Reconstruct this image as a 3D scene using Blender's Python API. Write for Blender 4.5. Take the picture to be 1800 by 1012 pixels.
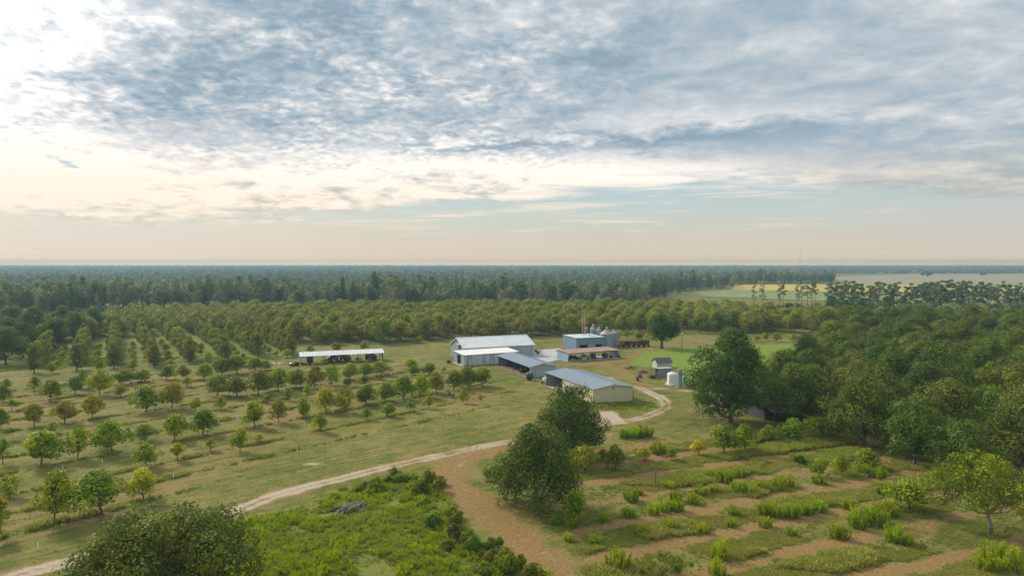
import bpy, math, random
import numpy as np
from mathutils import Vector, Matrix

# ------------------------------------------------------------------ scene, camera, sky, sun, exposure
sc = bpy.context.scene
for o in list(bpy.data.objects): bpy.data.objects.remove(o)
COL = sc.collection
R = math.radians
CAM_H = 32.0
PITCH = math.atan(44.0/1200.0)            # the drone looks a little below the horizon
cam = bpy.data.cameras.new('camera'); cam.lens = 24.0; cam.sensor_width = 36.0
cam.clip_start = 0.5; cam.clip_end = 60000.0
camo = bpy.data.objects.new('camera', cam); COL.objects.link(camo)
camo.location = (0, 0, CAM_H); camo.rotation_euler = (R(90)-PITCH, 0, 0)
sc.camera = camo
sc.view_settings.view_transform = 'Standard'; sc.view_settings.look = 'None'
sc.view_settings.gamma = 1.0; sc.view_settings.use_curve_mapping = False
sc.view_settings.exposure = 0.30
sc.render.engine = 'CYCLES'
cy = sc.cycles
cy.use_denoising = True
cy.max_bounces = 6; cy.diffuse_bounces = 3; cy.glossy_bounces = 2; cy.transmission_bounces = 3
cy.transparent_max_bounces = 4; cy.volume_bounces = 1; cy.caustics_reflective = False; cy.caustics_refractive = False
cy.sample_clamp_indirect = 4.0

SUN_AZ, SUN_EL = -50.0, 33.0              # degrees: east-of-north style azimuth from the view axis, height

class NT:
    """tiny helper to write node trees"""
    def __init__(s, nt): s.nt = nt; s.n = nt.nodes; s.l = nt.links
    def new(s, t, **kw):
        nd = s.n.new(t)
        for k, v in kw.items(): setattr(nd, k, v)
        return nd
    def put(s, sock, v):
        if hasattr(v, 'is_linked') or isinstance(v, bpy.types.NodeSocket): s.l.new(v, sock)
        elif isinstance(v, (tuple, list)) and len(v) == 3 and sock.type == 'RGBA': sock.default_value = (*v, 1)
        else: sock.default_value = v
    def m(s, op, a, b=0.0, c=0.0, clamp=False):
        nd = s.new('ShaderNodeMath', operation=op, use_clamp=clamp)
        s.put(nd.inputs[0], a); s.put(nd.inputs[1], b); s.put(nd.inputs[2], c); return nd.outputs[0]
    def add(s, a, b): return s.m('ADD', a, b)
    def sub(s, a, b): return s.m('SUBTRACT', a, b)
    def mul(s, a, b): return s.m('MULTIPLY', a, b)
    def vm(s, op, a, b=(0, 0, 0)):
        nd = s.new('ShaderNodeVectorMath', operation=op)
        s.put(nd.inputs[0], a); s.put(nd.inputs[1], b)
        return nd.outputs['Value'] if op in ('DOT_PRODUCT', 'LENGTH') else nd.outputs[0]
    def step(s, x, lo, hi, a=0.0, b=1.0):
        nd = s.new('ShaderNodeMapRange', interpolation_type='SMOOTHSTEP')
        s.put(nd.inputs[0], x)
        for i, v in zip((1, 2, 3, 4), (lo, hi, a, b)): s.put(nd.inputs[i], v)
        return nd.outputs[0]
    def mix(s, f, a, b, bt='MIX'):
        nd = s.new('ShaderNodeMix', data_type='RGBA', blend_type=bt)
        s.put(nd.inputs[0], f); s.put(nd.inputs[6], a); s.put(nd.inputs[7], b); return nd.outputs[2]
    def noise(s, vec, scale, detail=4.0, rough=0.5, dist=0.0, lac=2.0, col=False):
        nd = s.new('ShaderNodeTexNoise')
        s.put(nd.inputs['Vector'], vec); s.put(nd.inputs['Scale'], scale); s.put(nd.inputs['Detail'], detail)
        s.put(nd.inputs['Roughness'], rough); s.put(nd.inputs['Distortion'], dist); s.put(nd.inputs['Lacunarity'], lac)
        return nd.outputs['Color' if col else 'Fac']
    def ramp(s, f, stops):
        nd = s.new('ShaderNodeValToRGB'); el = nd.color_ramp.elements
        while len(el) < len(stops): el.new(0.5)
        for e, (p, c) in zip(el, stops): e.position = p; e.color = (*c, 1)
        s.put(nd.inputs[0], f); return nd.outputs[0]
    def comb(s, x, y, z):
        nd = s.new('ShaderNodeCombineXYZ')
        for i, v in enumerate((x, y, z)): s.put(nd.inputs[i], v)
        return nd.outputs[0]
    def sep(s, v):
        nd = s.new('ShaderNodeSeparateXYZ'); s.put(nd.inputs[0], v); return nd.outputs
    def attr(s, name, out='Fac', typ='GEOMETRY'):
        nd = s.new('ShaderNodeAttribute', attribute_name=name, attribute_type=typ); return nd.outputs[out]

def build_world():
    w = bpy.data.worlds.new('World'); sc.world = w; w.use_nodes = True
    t = NT(w.node_tree); t.n.clear()
    tc = t.new('ShaderNodeTexCoord').outputs['Generated']
    x, y, z = t.sep(tc)
    deg = 57.29578
    az = t.mul(t.m('ARCTAN2', x, y), deg)
    el = t.mul(t.m('ARCSINE', t.m('MINIMUM', t.m('MAXIMUM', z, -1.0), 1.0)), deg)
    zc = t.m('MAXIMUM', z, 0.0)
    k = t.m('DIVIDE', 1.0, t.add(zc, 0.085))
    px, py = t.mul(x, k), t.mul(y, k)
    P = t.comb(px, py, 0.0)
    sd = (math.sin(R(SUN_AZ))*math.cos(R(SUN_EL)), math.cos(R(SUN_AZ))*math.cos(R(SUN_EL)), math.sin(R(SUN_EL)))
    cosd = t.vm('DOT_PRODUCT', tc, sd)
    ang = t.mul(t.m('ARCCOSINE', t.m('MINIMUM', cosd, 0.9999)), deg)
    elw = [el]
    def bump(a, e, sa, se, amp):
        da = t.m('DIVIDE', t.sub(az, a), sa); de = t.m('DIVIDE', t.sub(elw[0], e), se)
        q = t.add(t.mul(da, da), t.mul(de, de))
        return t.mul(t.m('EXPONENT', t.mul(q, -1.0)), amp)
    def total(lst):
        r = lst[0]
        for b in lst[1:]: r = t.add(r, b)
        return r
    # cloud structure on a flat layer overhead (k2: a second, higher-looking layer whose cells foreshorten less)
    k2 = t.m('DIVIDE', 1.0, t.add(zc, 0.20))
    Q = t.comb(t.mul(x, k2), t.mul(y, k2), 0.0)
    warp = t.vm('SCALE', t.vm('SUBTRACT', t.noise(P, 1.5, 3, col=True), (.5, .5, .5)), (0, 0, 0))
    t.n[-1].inputs['Scale'].default_value = 0.22
    Pw = t.vm('ADD', P, warp)
    Ps = t.vm('MULTIPLY', Pw, (0.62, 1.0, 1.0))
    Qw = t.vm('ADD', Q, t.vm('MULTIPLY', warp, (.35, .35, .35)))
    big = t.noise(Ps, 1.7, 5, .55)
    mid = t.noise(t.vm('ADD', Qw, (7.3, 2.1, 0)), 7.5, 6, .62, .3)
    cell = t.noise(t.vm('ADD', Qw, (3.1, 9.2, 0)), 26.0, 4, .52, .30)
    patch = t.noise(t.vm('ADD', Q, (1.7, 4.4, 0)), 3.6, 3, .5)
    # how broken the layer is: small bright cells to the left and centre, a smooth sheet to the right
    mott = t.step(t.add(az, t.mul(big, 14.0)), 24.0, 2.0)
    cellm = t.mul(t.mul(mott, t.step(patch, .36, .60, .25, 1.0)), t.step(el, 5.5, 9.5, .12, 1.0))
    tex = t.add(t.mul(t.sub(big, .5), .95), t.add(t.mul(t.sub(mid, .5), t.add(.75, t.mul(mott, .75))), t.mul(t.sub(cell, .5), t.add(.14, t.mul(cellm, 1.2)))))
    elw[0] = t.add(el, t.mul(t.step(el, 4.0, 9.0), t.add(t.mul(t.sub(mid, .5), 4.0), t.mul(t.sub(big, .5), 5.0))))
    sunbias = t.mul(t.step(ang, 34.0, 6.0), 0.62)
    bias = total([sunbias,
        bump(-37, 10, 9, 6, .34), bump(-36, 4.8, 18, 2.6, .55), bump(-8, 7.2, 26, 2.7, .58), bump(14, 6.6, 14, 1.3, .42),
        bump(-14, 20.0, 9, 2.6, -.34), bump(2, 18.5, 6, 3, .10), bump(-24, 11.5, 9, 3.4, -.22), bump(-10, 12.0, 9, 2.0, .06),
        bump(-1, 9.75, 6.5, .50, -.55), bump(10.5, 9.7, 4, .6, -.40), bump(17, 9.6, 5.5, 1.0, -.35),
        bump(20, 11.4, 9, .7, .20), bump(26, 17, 15, 6, -.04), bump(27, 8.0, 9, 2.2, -.16), bump(7, 15.5, 5, 2, -.24)])
    b = t.add(t.add(t.mul(tex, 1.10), bias), .405)
    cloud = t.ramp(b, [(0.0, (.275, .37, .455)), (.22, (.36, .455, .535)), (.42, (.49, .55, .60)), (.60, (.65, .68, .70)), (.84, (.92, .90, .87)), (1.0, (1.06, 1.02, .97))])
    warm = t.mix(t.step(el, 10.0, 4.0), (1, 1, 1), (1.0, .89, .76))
    cloud = t.mix(1.0, cloud, warm, 'MULTIPLY')
    # brighter around the veiled sun, outside and at the edge of the frame
    glow = t.add(1.0, t.add(t.mul(t.step(ang, 30.0, 0.0), 1.6), t.mul(t.step(el, 18.0, 60.0), .35)))
    cloud = t.mix(1.0, cloud, t.comb(glow, glow, glow), 'MULTIPLY')
    # clear strip under the cloud deck: warm at the horizon, teal above
    sky = t.new('ShaderNodeTexSky', sky_type='NISHITA', sun_disc=False, sun_elevation=R(SUN_EL), sun_rotation=R(SUN_AZ),
                air_density=1.0, dust_density=2.5, ozone_density=1.0, altitude=60.0).outputs[0]
    skyn = t.vm('SCALE', sky); t.n[-1].inputs['Scale'].default_value = .10
    cr = t.ramp(t.m('DIVIDE', t.m('MAXIMUM', el, 0.0), 12.0), [(0.0, (.80, .665, .51)), (.14, (.77, .665, .525)), (.26, (.66, .665, .57)), (.42, (.53, .645, .64)), (.62, (.40, .57, .66)), (1.0, (.33, .50, .64))])
    clear = t.mix(.18, cr, skyn)
    clear = t.mix(t.mul(t.step(az, 20.0, 38.0), .35), clear, (.60, .57, .58))
    clear = t.mix(t.mul(t.step(az, -8.0, -34.0), .55), clear, (.78, .69, .62))
    comp = t.ramp(t.m('DIVIDE', t.m('MAXIMUM', el, 0.0), 3.0), [(0.0, (2.75, 1.9, .56)), (.075, (2.2, 1.62, .68)), (.17, (1.38, 1.22, .92)), (.34, (1.12, 1.07, 1.0)), (.7, (1.0, 1.0, 1.0))])
    clear = t.mix(1.0, clear, comp, 'MULTIPLY')   # the sky behind the ground haze is warm and bright
    st = t.noise(t.comb(t.mul(az, .060), t.add(t.mul(el, 1.15), t.mul(az, -.010)), 0.0), 1.5, 7, .62, .5)
    stm = t.mul(t.step(st, .50, .66), t.mul(t.step(el, 1.8, 3.2), t.step(az, 36.0, 14.0)))
    clear = t.mix(t.mul(stm, .75), clear, (.95, .81, .65))
    edge = t.add(t.mul(t.sub(st, .5), 3.6), t.add(t.mul(t.sub(big, .5), 3.0), bump(14, 5, 15, 6, -1.9)))
    edge = t.add(edge, t.mul(t.step(az, -6.0, -32.0), 1.5))
    cov = t.step(t.add(el, edge), 3.6, 5.6)
    # a few blue openings in the deck
    hole = t.m('MINIMUM', total([bump(-33.3, 7.3, 2.4, .5, .8), bump(33, 21.5, 6, 1.0, .5)]), 1.0)
    hole = t.mul(t.step(t.add(hole, t.add(t.mul(t.sub(mid, .5), 1.3), t.mul(t.sub(st, .5), 1.2))), .50, .86), .7)
    colr = t.mix(cov, clear, cloud)
    colr = t.mix(hole, colr, (.36, .54, .68))
    bg = t.new('ShaderNodeBackground'); t.put(bg.inputs[0], colr); bg.inputs[1].default_value = 0.86
    out = t.new('ShaderNodeOutputWorld'); t.l.new(bg.outputs[0], out.inputs[0])
    w.cycles.sampling_method = 'MANUAL'; w.cycles.sample_map_resolution = 512
build_world()

sun = bpy.data.lights.new('sun', 'SUN'); sun.energy = 3.0; sun.angle = R(10); sun.color = (1.0, .91, .78)
suno = bpy.data.objects.new('sun', sun); COL.objects.link(suno)
suno.rotation_euler = Vector((-math.sin(R(SUN_AZ))*math.cos(R(SUN_EL)), -math.cos(R(SUN_AZ))*math.cos(R(SUN_EL)), -math.sin(R(SUN_EL)))).to_track_quat('-Z', 'Y').to_euler()
suno.location = (-60, 60, 120)

# ------------------------------------------------------------------ helpers
CP, SP = math.cos(PITCH), math.sin(PITCH)
def at(px, py, z=0.0):
    """where a sight line of the survey photograph (1800 px wide) meets the level z: a real place on the flat farm"""
    u = (px-900)/1200.0; w = (506-py)/1200.0
    dx, dy, dz = u, CP+w*SP, -SP+w*CP
    t = (z-CAM_H)/dz
    return (dx*t, dy*t)
def tall(base, top):
    """height of something whose foot is seen at row base and whose top is seen at row top"""
    d = at(900, base)[1]; w = (506-top)/1200.0
    return CAM_H + d*(-SP+w*CP)/(CP+w*SP)
def span(base, pxw): return at(900, base)[1]*pxw/1200.0*1.02

def tag(o, label=None, cat=None, group=None, kind=None):
    if label: o['label'] = label
    if cat: o['category'] = cat
    if group: o['group'] = group
    if kind: o['kind'] = kind
    return o
def empty(name, loc=(0, 0, 0), rz=0.0):
    o = bpy.data.objects.new(name, None); COL.objects.link(o); o.empty_display_size = .5
    o.location = loc; o.rotation_euler = (0, 0, rz); return o
def link(name, me, parent=None, loc=None, rz=None, mat=None):
    o = bpy.data.objects.new(name, me); COL.objects.link(o)
    if mat is not None and not me.materials: me.materials.append(mat)
    if parent is not None: o.parent = parent
    if loc is not None: o.location = loc
    if rz is not None: o.rotation_euler = (0, 0, rz)
    return o

class MB:
    """collects simple solids into one mesh"""
    def __init__(s): s.v = []; s.f = []
    def add(s, vs, fs):
        b = len(s.v); s.v += [tuple(map(float, q)) for q in vs]; s.f += [tuple(i+b for i in f) for f in fs]; return s
    def box(s, x0, x1, y0, y1, z0, z1):
        return s.add([(x0,y0,z0),(x1,y0,z0),(x1,y1,z0),(x0,y1,z0),(x0,y0,z1),(x1,y0,z1),(x1,y1,z1),(x0,y1,z1)],
                     [(3,2,1,0),(4,5,6,7),(0,1,5,4),(1,2,6,5),(2,3,7,6),(3,0,4,7)])
    def bar(s, a, b, w, h=None):
        """rectangular bar from a to b"""
        h = h or w; a = Vector(a); b = Vector(b); d = (b-a).normalized()
        up = Vector((0,0,1)) if abs(d.z) < .95 else Vector((1,0,0))
        p = d.cross(up).normalized()*w/2; q = d.cross(p).normalized()*h/2
        vs = [a-p-q, a+p-q, a+p+q, a-p+q, b-p-q, b+p-q, b+p+q, b-p+q]
        return s.add(vs, [(0,1,2,3),(7,6,5,4),(0,4,5,1),(1,5,6,2),(2,6,7,3),(3,7,4,0)])
    def tube(s, pts, rad, n=6):
        rings = []
        for i, p in enumerate(pts):
            p = Vector(p); d = (Vector(pts[min(i+1, len(pts)-1)])-Vector(pts[max(i-1, 0)]))
            d = d.normalized() if d.length > 1e-6 else Vector((0,0,1))
            a = d.cross(Vector((0,0,1)) if abs(d.z) < .9 else Vector((1,0,0))).normalized(); b = d.cross(a)
            r = rad[i] if isinstance(rad, (list, tuple)) else rad
            rings.append([p+(a*math.cos(2*math.pi*k/n)+b*math.sin(2*math.pi*k/n))*r for k in range(n)])
        vs = [q for r_ in rings for q in r_]; fs = []
        for i in range(len(pts)-1):
            for k in range(n):
                fs.append((i*n+k, i*n+(k+1) % n, (i+1)*n+(k+1) % n, (i+1)*n+k))
        fs.append(tuple(range(n-1, -1, -1))); fs.append(tuple((len(pts)-1)*n+k for k in range(n)))
        return s.add(vs, fs)
    def lathe(s, prof, n=20, c=(0, 0, 0), axis='z'):
        vs = []; fs = []
        for r, z in prof:
            for k in range(n):
                a = 2*math.pi*k/n
                q = (r*math.cos(a), r*math.sin(a), z)
                if axis == 'y': q = (q[0], q[2], q[1])
                if axis == 'x': q = (q[2], q[0], q[1])
                vs.append((q[0]+c[0], q[1]+c[1], q[2]+c[2]))
        for i in range(len(prof)-1):
            for k in range(n):
                f = (i*n+k, i*n+(k+1) % n, (i+1)*n+(k+1) % n, (i+1)*n+k)
                fs.append(f if axis != 'y' else f[::-1])
        fs.append(tuple(range(n-1, -1, -1))); fs.append(tuple((len(prof)-1)*n+k for k in range(n)))
        return s.add(vs, fs)
    def prism(s, poly, y0, y1):
        """polygon in xz pushed along y"""
        n = len(poly)
        vs = [(x, y0, z) for x, z in poly]+[(x, y1, z) for x, z in poly]
        fs = [tuple(range(n)), tuple(range(2*n-1, n-1, -1))]+[(i, (i+1) % n, n+(i+1) % n, n+i)[::-1] for i in range(n)]
        return s.add(vs, fs)
    def sheet(s, p, U, V, n, sp=.9, dep=.05, th=.03, top=None):
        """ribbed metal sheet: ribs step along U and run along V; n is the outward normal. top(u) may shorten V (0..1)"""
        p = Vector(p); U = Vector(U); V = Vector(V); n = Vector(n).normalized(); L = U.length; ud = U/L
        us = []; c = max(1, int(round(L/sp))); w = L/c
        for i in range(c):
            for fr, d in ((0, 0), (.80, 0), (.84, dep), (.96, dep)): us.append(((i+fr)*w, d))
        us.append((L, 0))
        if top is not None:
            for br in getattr(top, 'breaks', ()):
                us.append((br, 0))
            us.sort()
        m = len(us); vs = []; fs = []
        for k in range(4):
            for u, d in us:
                h = 1.0 if top is None else top(u)
                q = p+ud*u+(V*h if k in (1, 2) else V*0)+n*(d if k < 2 else -th); vs.append(q)
        for i in range(m-1):
            a, b = i, i+1
            fs += [(a, b, m+b, m+a), (m+a, m+b, 2*m+b, 2*m+a), (2*m+a, 2*m+b, 3*m+b, 3*m+a), (3*m+a, 3*m+b, b, a)]
        fs += [(0, m, 2*m, 3*m), (m-1, 4*m-1, 3*m-1, 2*m-1)]
        return s.add(vs, fs)
    def mesh(s, name, mat=None, smooth=False):
        me = bpy.data.meshes.new(name); me.from_pydata(s.v, [], s.f); me.update()
        if mat: me.materials.append(mat)
        if smooth: me.shade_smooth()
        return me
    def build(s, name, mat, parent=None, loc=None, rz=None, smooth=False):
        return link(name, s.mesh(name, mat, smooth), parent, loc, rz)

# ------------------------------------------------------------------ materials
def mat_new(name):
    m = bpy.data.materials.new(name); m.use_nodes = True; t = NT(m.node_tree); t.n.clear(); return m, t
def finish(t, bsdf):
    out = t.new('ShaderNodeOutputMaterial'); t.l.new(bsdf, out.inputs[0])
def principled(t, colr, rough=.6, metal=0.0, bump=None, bstr=.3, bdist=.05, spec=.4):
    b = t.new('ShaderNodeBsdfPrincipled'); t.put(b.inputs['Base Color'], colr); t.put(b.inputs['Roughness'], rough)
    b.inputs['Metallic'].default_value = metal; b.inputs['Specular IOR Level'].default_value = spec
    if bump is not None:
        bn = t.new('ShaderNodeBump'); bn.inputs['Strength'].default_value = bstr; bn.inputs['Distance'].default_value = bdist
        t.put(bn.inputs['Height'], bump); t.l.new(bn.outputs[0], b.inputs['Normal'])
    finish(t, b.outputs[0]); return b
_mats = {}
def paint(name, c, rough=.55, metal=0.0, dirt=.25, dcol=None, rust=0.0, scale=.6, streak=False):
    """painted or galvanised sheet with weathering"""
    if name in _mats: return _mats[name]
    m, t = mat_new(name)
    tc = t.new('ShaderNodeTexCoord').outputs['Object']
    v = t.vm('MULTIPLY', tc, (1.6, 1.6, .22)) if streak else tc
    n1 = t.noise(v, scale, 6, .62); n2 = t.noise(v, scale*7, 4, .6)
    dc = dcol or tuple(x*.6 for x in c)
    col = t.mix(t.mul(t.step(t.add(t.mul(n1, .7), t.mul(n2, .3)), .42, .66), dirt), c, dc)
    if rust > 0:
        n3 = t.noise(v, scale*1.9, 7, .68)
        rc = t.mix(n2, (.20, .10, .065), (.36, .215, .155))
        col = t.mix(t.step(n3, .78-.5*rust, .88-.42*rust), col, rc)
    principled(t, col, t.add(rough-.08, t.mul(n2, .16)), metal)
    _mats[name] = m; return m
def earth(name, c1, c2, scale=1.5, rough=.95):
    if name in _mats: return _mats[name]
    m, t = mat_new(name); tc = t.new('ShaderNodeTexCoord').outputs['Object']
    n = t.noise(tc, scale, 6, .65); principled(t, t.mix(t.step(n, .3, .7), c1, c2), rough, 0, n, .6, .05, .15)
    _mats[name] = m; return m
def leafmat(name, c_dark, c_mid, c_lite, transl=.20, rnd=.35):
    """leaf colour: per leaf tint attribute, a shift per plant, the plant's own object colour"""
    m, t = mat_new(name)
    tint = t.attr('tint'); oi = t.new('ShaderNodeObjectInfo')
    f = t.add(tint, t.mul(t.sub(oi.outputs['Random'], .5), rnd))
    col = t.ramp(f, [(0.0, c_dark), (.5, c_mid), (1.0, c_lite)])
    col = t.mix(1.0, col, oi.outputs['Color'], 'MULTIPLY')
    d = t.new('ShaderNodeBsdfPrincipled'); t.put(d.inputs['Base Color'], col); d.inputs['Roughness'].default_value = .62; d.inputs['Specular IOR Level'].default_value = .12
    tr = t.new('ShaderNodeBsdfTranslucent'); t.put(tr.inputs[0], t.mix(1.0, col, (1.15, 1.2, .6), 'MULTIPLY'))
    mx = t.new('ShaderNodeMixShader'); mx.inputs[0].default_value = min(transl, .26)
    t.l.new(d.outputs[0], mx.inputs[1]); t.l.new(tr.outputs[0], mx.inputs[2]); finish(t, mx.outputs[0]); return m
def grassmat(name):
    """tufts take the colour that grows on their spot"""
    m, t = mat_new(name)
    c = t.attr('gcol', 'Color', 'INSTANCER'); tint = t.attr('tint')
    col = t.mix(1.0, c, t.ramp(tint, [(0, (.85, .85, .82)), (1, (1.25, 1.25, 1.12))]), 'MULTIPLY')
    d = t.new('ShaderNodeBsdfDiffuse'); t.put(d.inputs[0], col)
    tr = t.new('ShaderNodeBsdfTranslucent'); t.put(tr.inputs[0], col)
    mx = t.new('ShaderNodeMixShader'); mx.inputs[0].default_value = .3
    t.l.new(d.outputs[0], mx.inputs[1]); t.l.new(tr.outputs[0], mx.inputs[2]); finish(t, mx.outputs[0]); return m
BARK = earth('bark', (.10, .082, .062), (.20, .175, .145), 3.0)
PALEBARK = earth('pale_bark', (.20, .18, .155), (.36, .33, .29), 2.0)
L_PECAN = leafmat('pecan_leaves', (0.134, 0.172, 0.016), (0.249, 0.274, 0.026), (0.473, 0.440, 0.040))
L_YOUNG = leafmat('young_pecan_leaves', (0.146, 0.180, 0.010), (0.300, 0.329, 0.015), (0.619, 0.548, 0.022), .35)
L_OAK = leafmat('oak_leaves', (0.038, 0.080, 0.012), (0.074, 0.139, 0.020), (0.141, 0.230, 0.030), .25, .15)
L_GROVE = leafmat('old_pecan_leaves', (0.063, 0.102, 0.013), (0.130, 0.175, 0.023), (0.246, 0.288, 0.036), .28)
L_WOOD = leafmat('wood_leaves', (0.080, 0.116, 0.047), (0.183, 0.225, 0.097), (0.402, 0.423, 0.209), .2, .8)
L_PINE = leafmat('pine_needles', (0.067, 0.104, 0.045), (0.139, 0.194, 0.077), (0.239, 0.297, 0.114), .15, .3)
L_SHRUB = leafmat('shrub_leaves', (0.088, 0.127, 0.013), (0.177, 0.240, 0.019), (0.352, 0.394, 0.031), .35, .4)
L_WEED = leafmat('weed_leaves', (0.144, 0.197, 0.009), (0.291, 0.379, 0.013), (0.512, 0.545, 0.023), .4, .4)
GRASS = grassmat('grass_blades')

# ------------------------------------------------------------------ ground cover as a function of place
def polydist(X, Y, pts, closed=False):
    d = np.full(X.shape, 1e9)
    n = len(pts)
    for i in range(n if closed else n-1):
        ax, ay = pts[i]; bx, by = pts[(i+1) % n]
        vx, vy = bx-ax, by-ay; L = vx*vx+vy*vy+1e-9
        t = np.clip(((X-ax)*vx+(Y-ay)*vy)/L, 0, 1)
        d = np.minimum(d, np.hypot(X-ax-t*vx, Y-ay-t*vy))
    return d
def inside(X, Y, pts):
    r = np.zeros(X.shape, bool); n = len(pts); j = n-1
    for i in range(n):
        xi, yi = pts[i]; xj, yj = pts[j]
        c = ((yi > Y) != (yj > Y)) & (X < (xj-xi)*(Y-yi)/(yj-yi+1e-12)+xi); r ^= c; j = i
    return r
def area(X, Y, pts, soft):
    """1 inside the outline, falling to 0 over soft metres"""
    d = polydist(X, Y, pts, True); d = np.where(inside(X, Y, pts), -d, d)
    return np.clip(.5-d/soft, 0, 1)
def curve(pts, k=6):
    """smooth line through the points"""
    P = [np.array(p, float) for p in pts]; out = []
    for i in range(len(P)-1):
        p0 = P[max(i-1, 0)]; p1 = P[i]; p2 = P[i+1]; p3 = P[min(i+2, len(P)-1)]
        for j in range(k):
            t = j/k
            out.append(.5*((2*p1)+(-p0+p2)*t+(2*p0-5*p1+4*p2-p3)*t*t+(-p0+3*p1-3*p2+p3)*t**3))
    out.append(P[-1]); return [tuple(q) for q in out]
_rs = np.random.RandomState(5)
_tab = _rs.rand(256, 256)
def vnoise(X, Y, s, ox=0.0, oy=0.0):
    x = X/s+ox; y = Y/s+oy; xi = np.floor(x).astype(int); yi = np.floor(y).astype(int); fx = x-xi; fy = y-yi
    fx = fx*fx*(3-2*fx); fy = fy*fy*(3-2*fy)
    g = lambda a, b: _tab[a % 256, b % 256]
    return (g(xi, yi)*(1-fx)+g(xi+1, yi)*fx)*(1-fy)+(g(xi, yi+1)*(1-fx)+g(xi+1, yi+1)*fx)*fy

A_ = lambda *pts: [at(*p) for p in pts]
LANE = curve(A_((-40,1040),(33,1010),(100,993),(165,974),(270,944),(383,910),(467,877),(533,857),(597,842),(666,824),(752,805),(856,783),(907,774),(985,759),(1062,745),(1095,741),(1131,733),(1162,721),(1171,712),(1163,700),(1130,684),(1116,680)) + [(28.0,182.0),(26.5,190)])
TRACK = curve(A_((1010,1060),(975,1006),(922,961),(880,920),(830,880),(800,852),(790,832),(806,812),(850,796),(900,783)))
YARDROAD = curve(A_((1216,688),(1195,686),(1160,683),(1120,672),(1060,640),(1000,640)))
BACKROAD = curve(A_((1000,640),(1060,638),(1110,628),(1138,615),(1165,611),(1215,606),(1290,600)))
ROWL = R(42.2); ROWR = R(67.0); ROWS_L = (-97.5,-105.5,-114,-126,-136.5,-147,-157,-168,-178,-187,-196.5,-207)
ORCH_L = A_((-200,1100),(230,905),(420,828),(640,765),(860,716),(905,690),(860,660),(700,640),(500,650),(300,655),(-300,668))
FIELD_R = A_((1010,800),(1090,770),(1220,768),(1330,770),(1480,765),(1600,800),(1900,860),(2000,1100),(990,1100),(1010,1000),(960,930),(1000,870))
LUSH = A_((395,930),(480,900),(600,868),(680,850),(740,838),(775,870),(850,950),(905,1000),(960,1100),(360,1100),(420,980))
LAWN = A_((1105,640),(1135,617),(1195,610),(1300,607),(1440,603),(1450,640),(1400,670),(1210,668),(1200,650))
GRAVEL = A_((938,618),(962,613),(985,613),(986,632),(955,637),(925,632))
SANDY = A_((1048,725),(1075,722),(1092,732),(1100,741),(1060,748),(1045,740))

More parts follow.
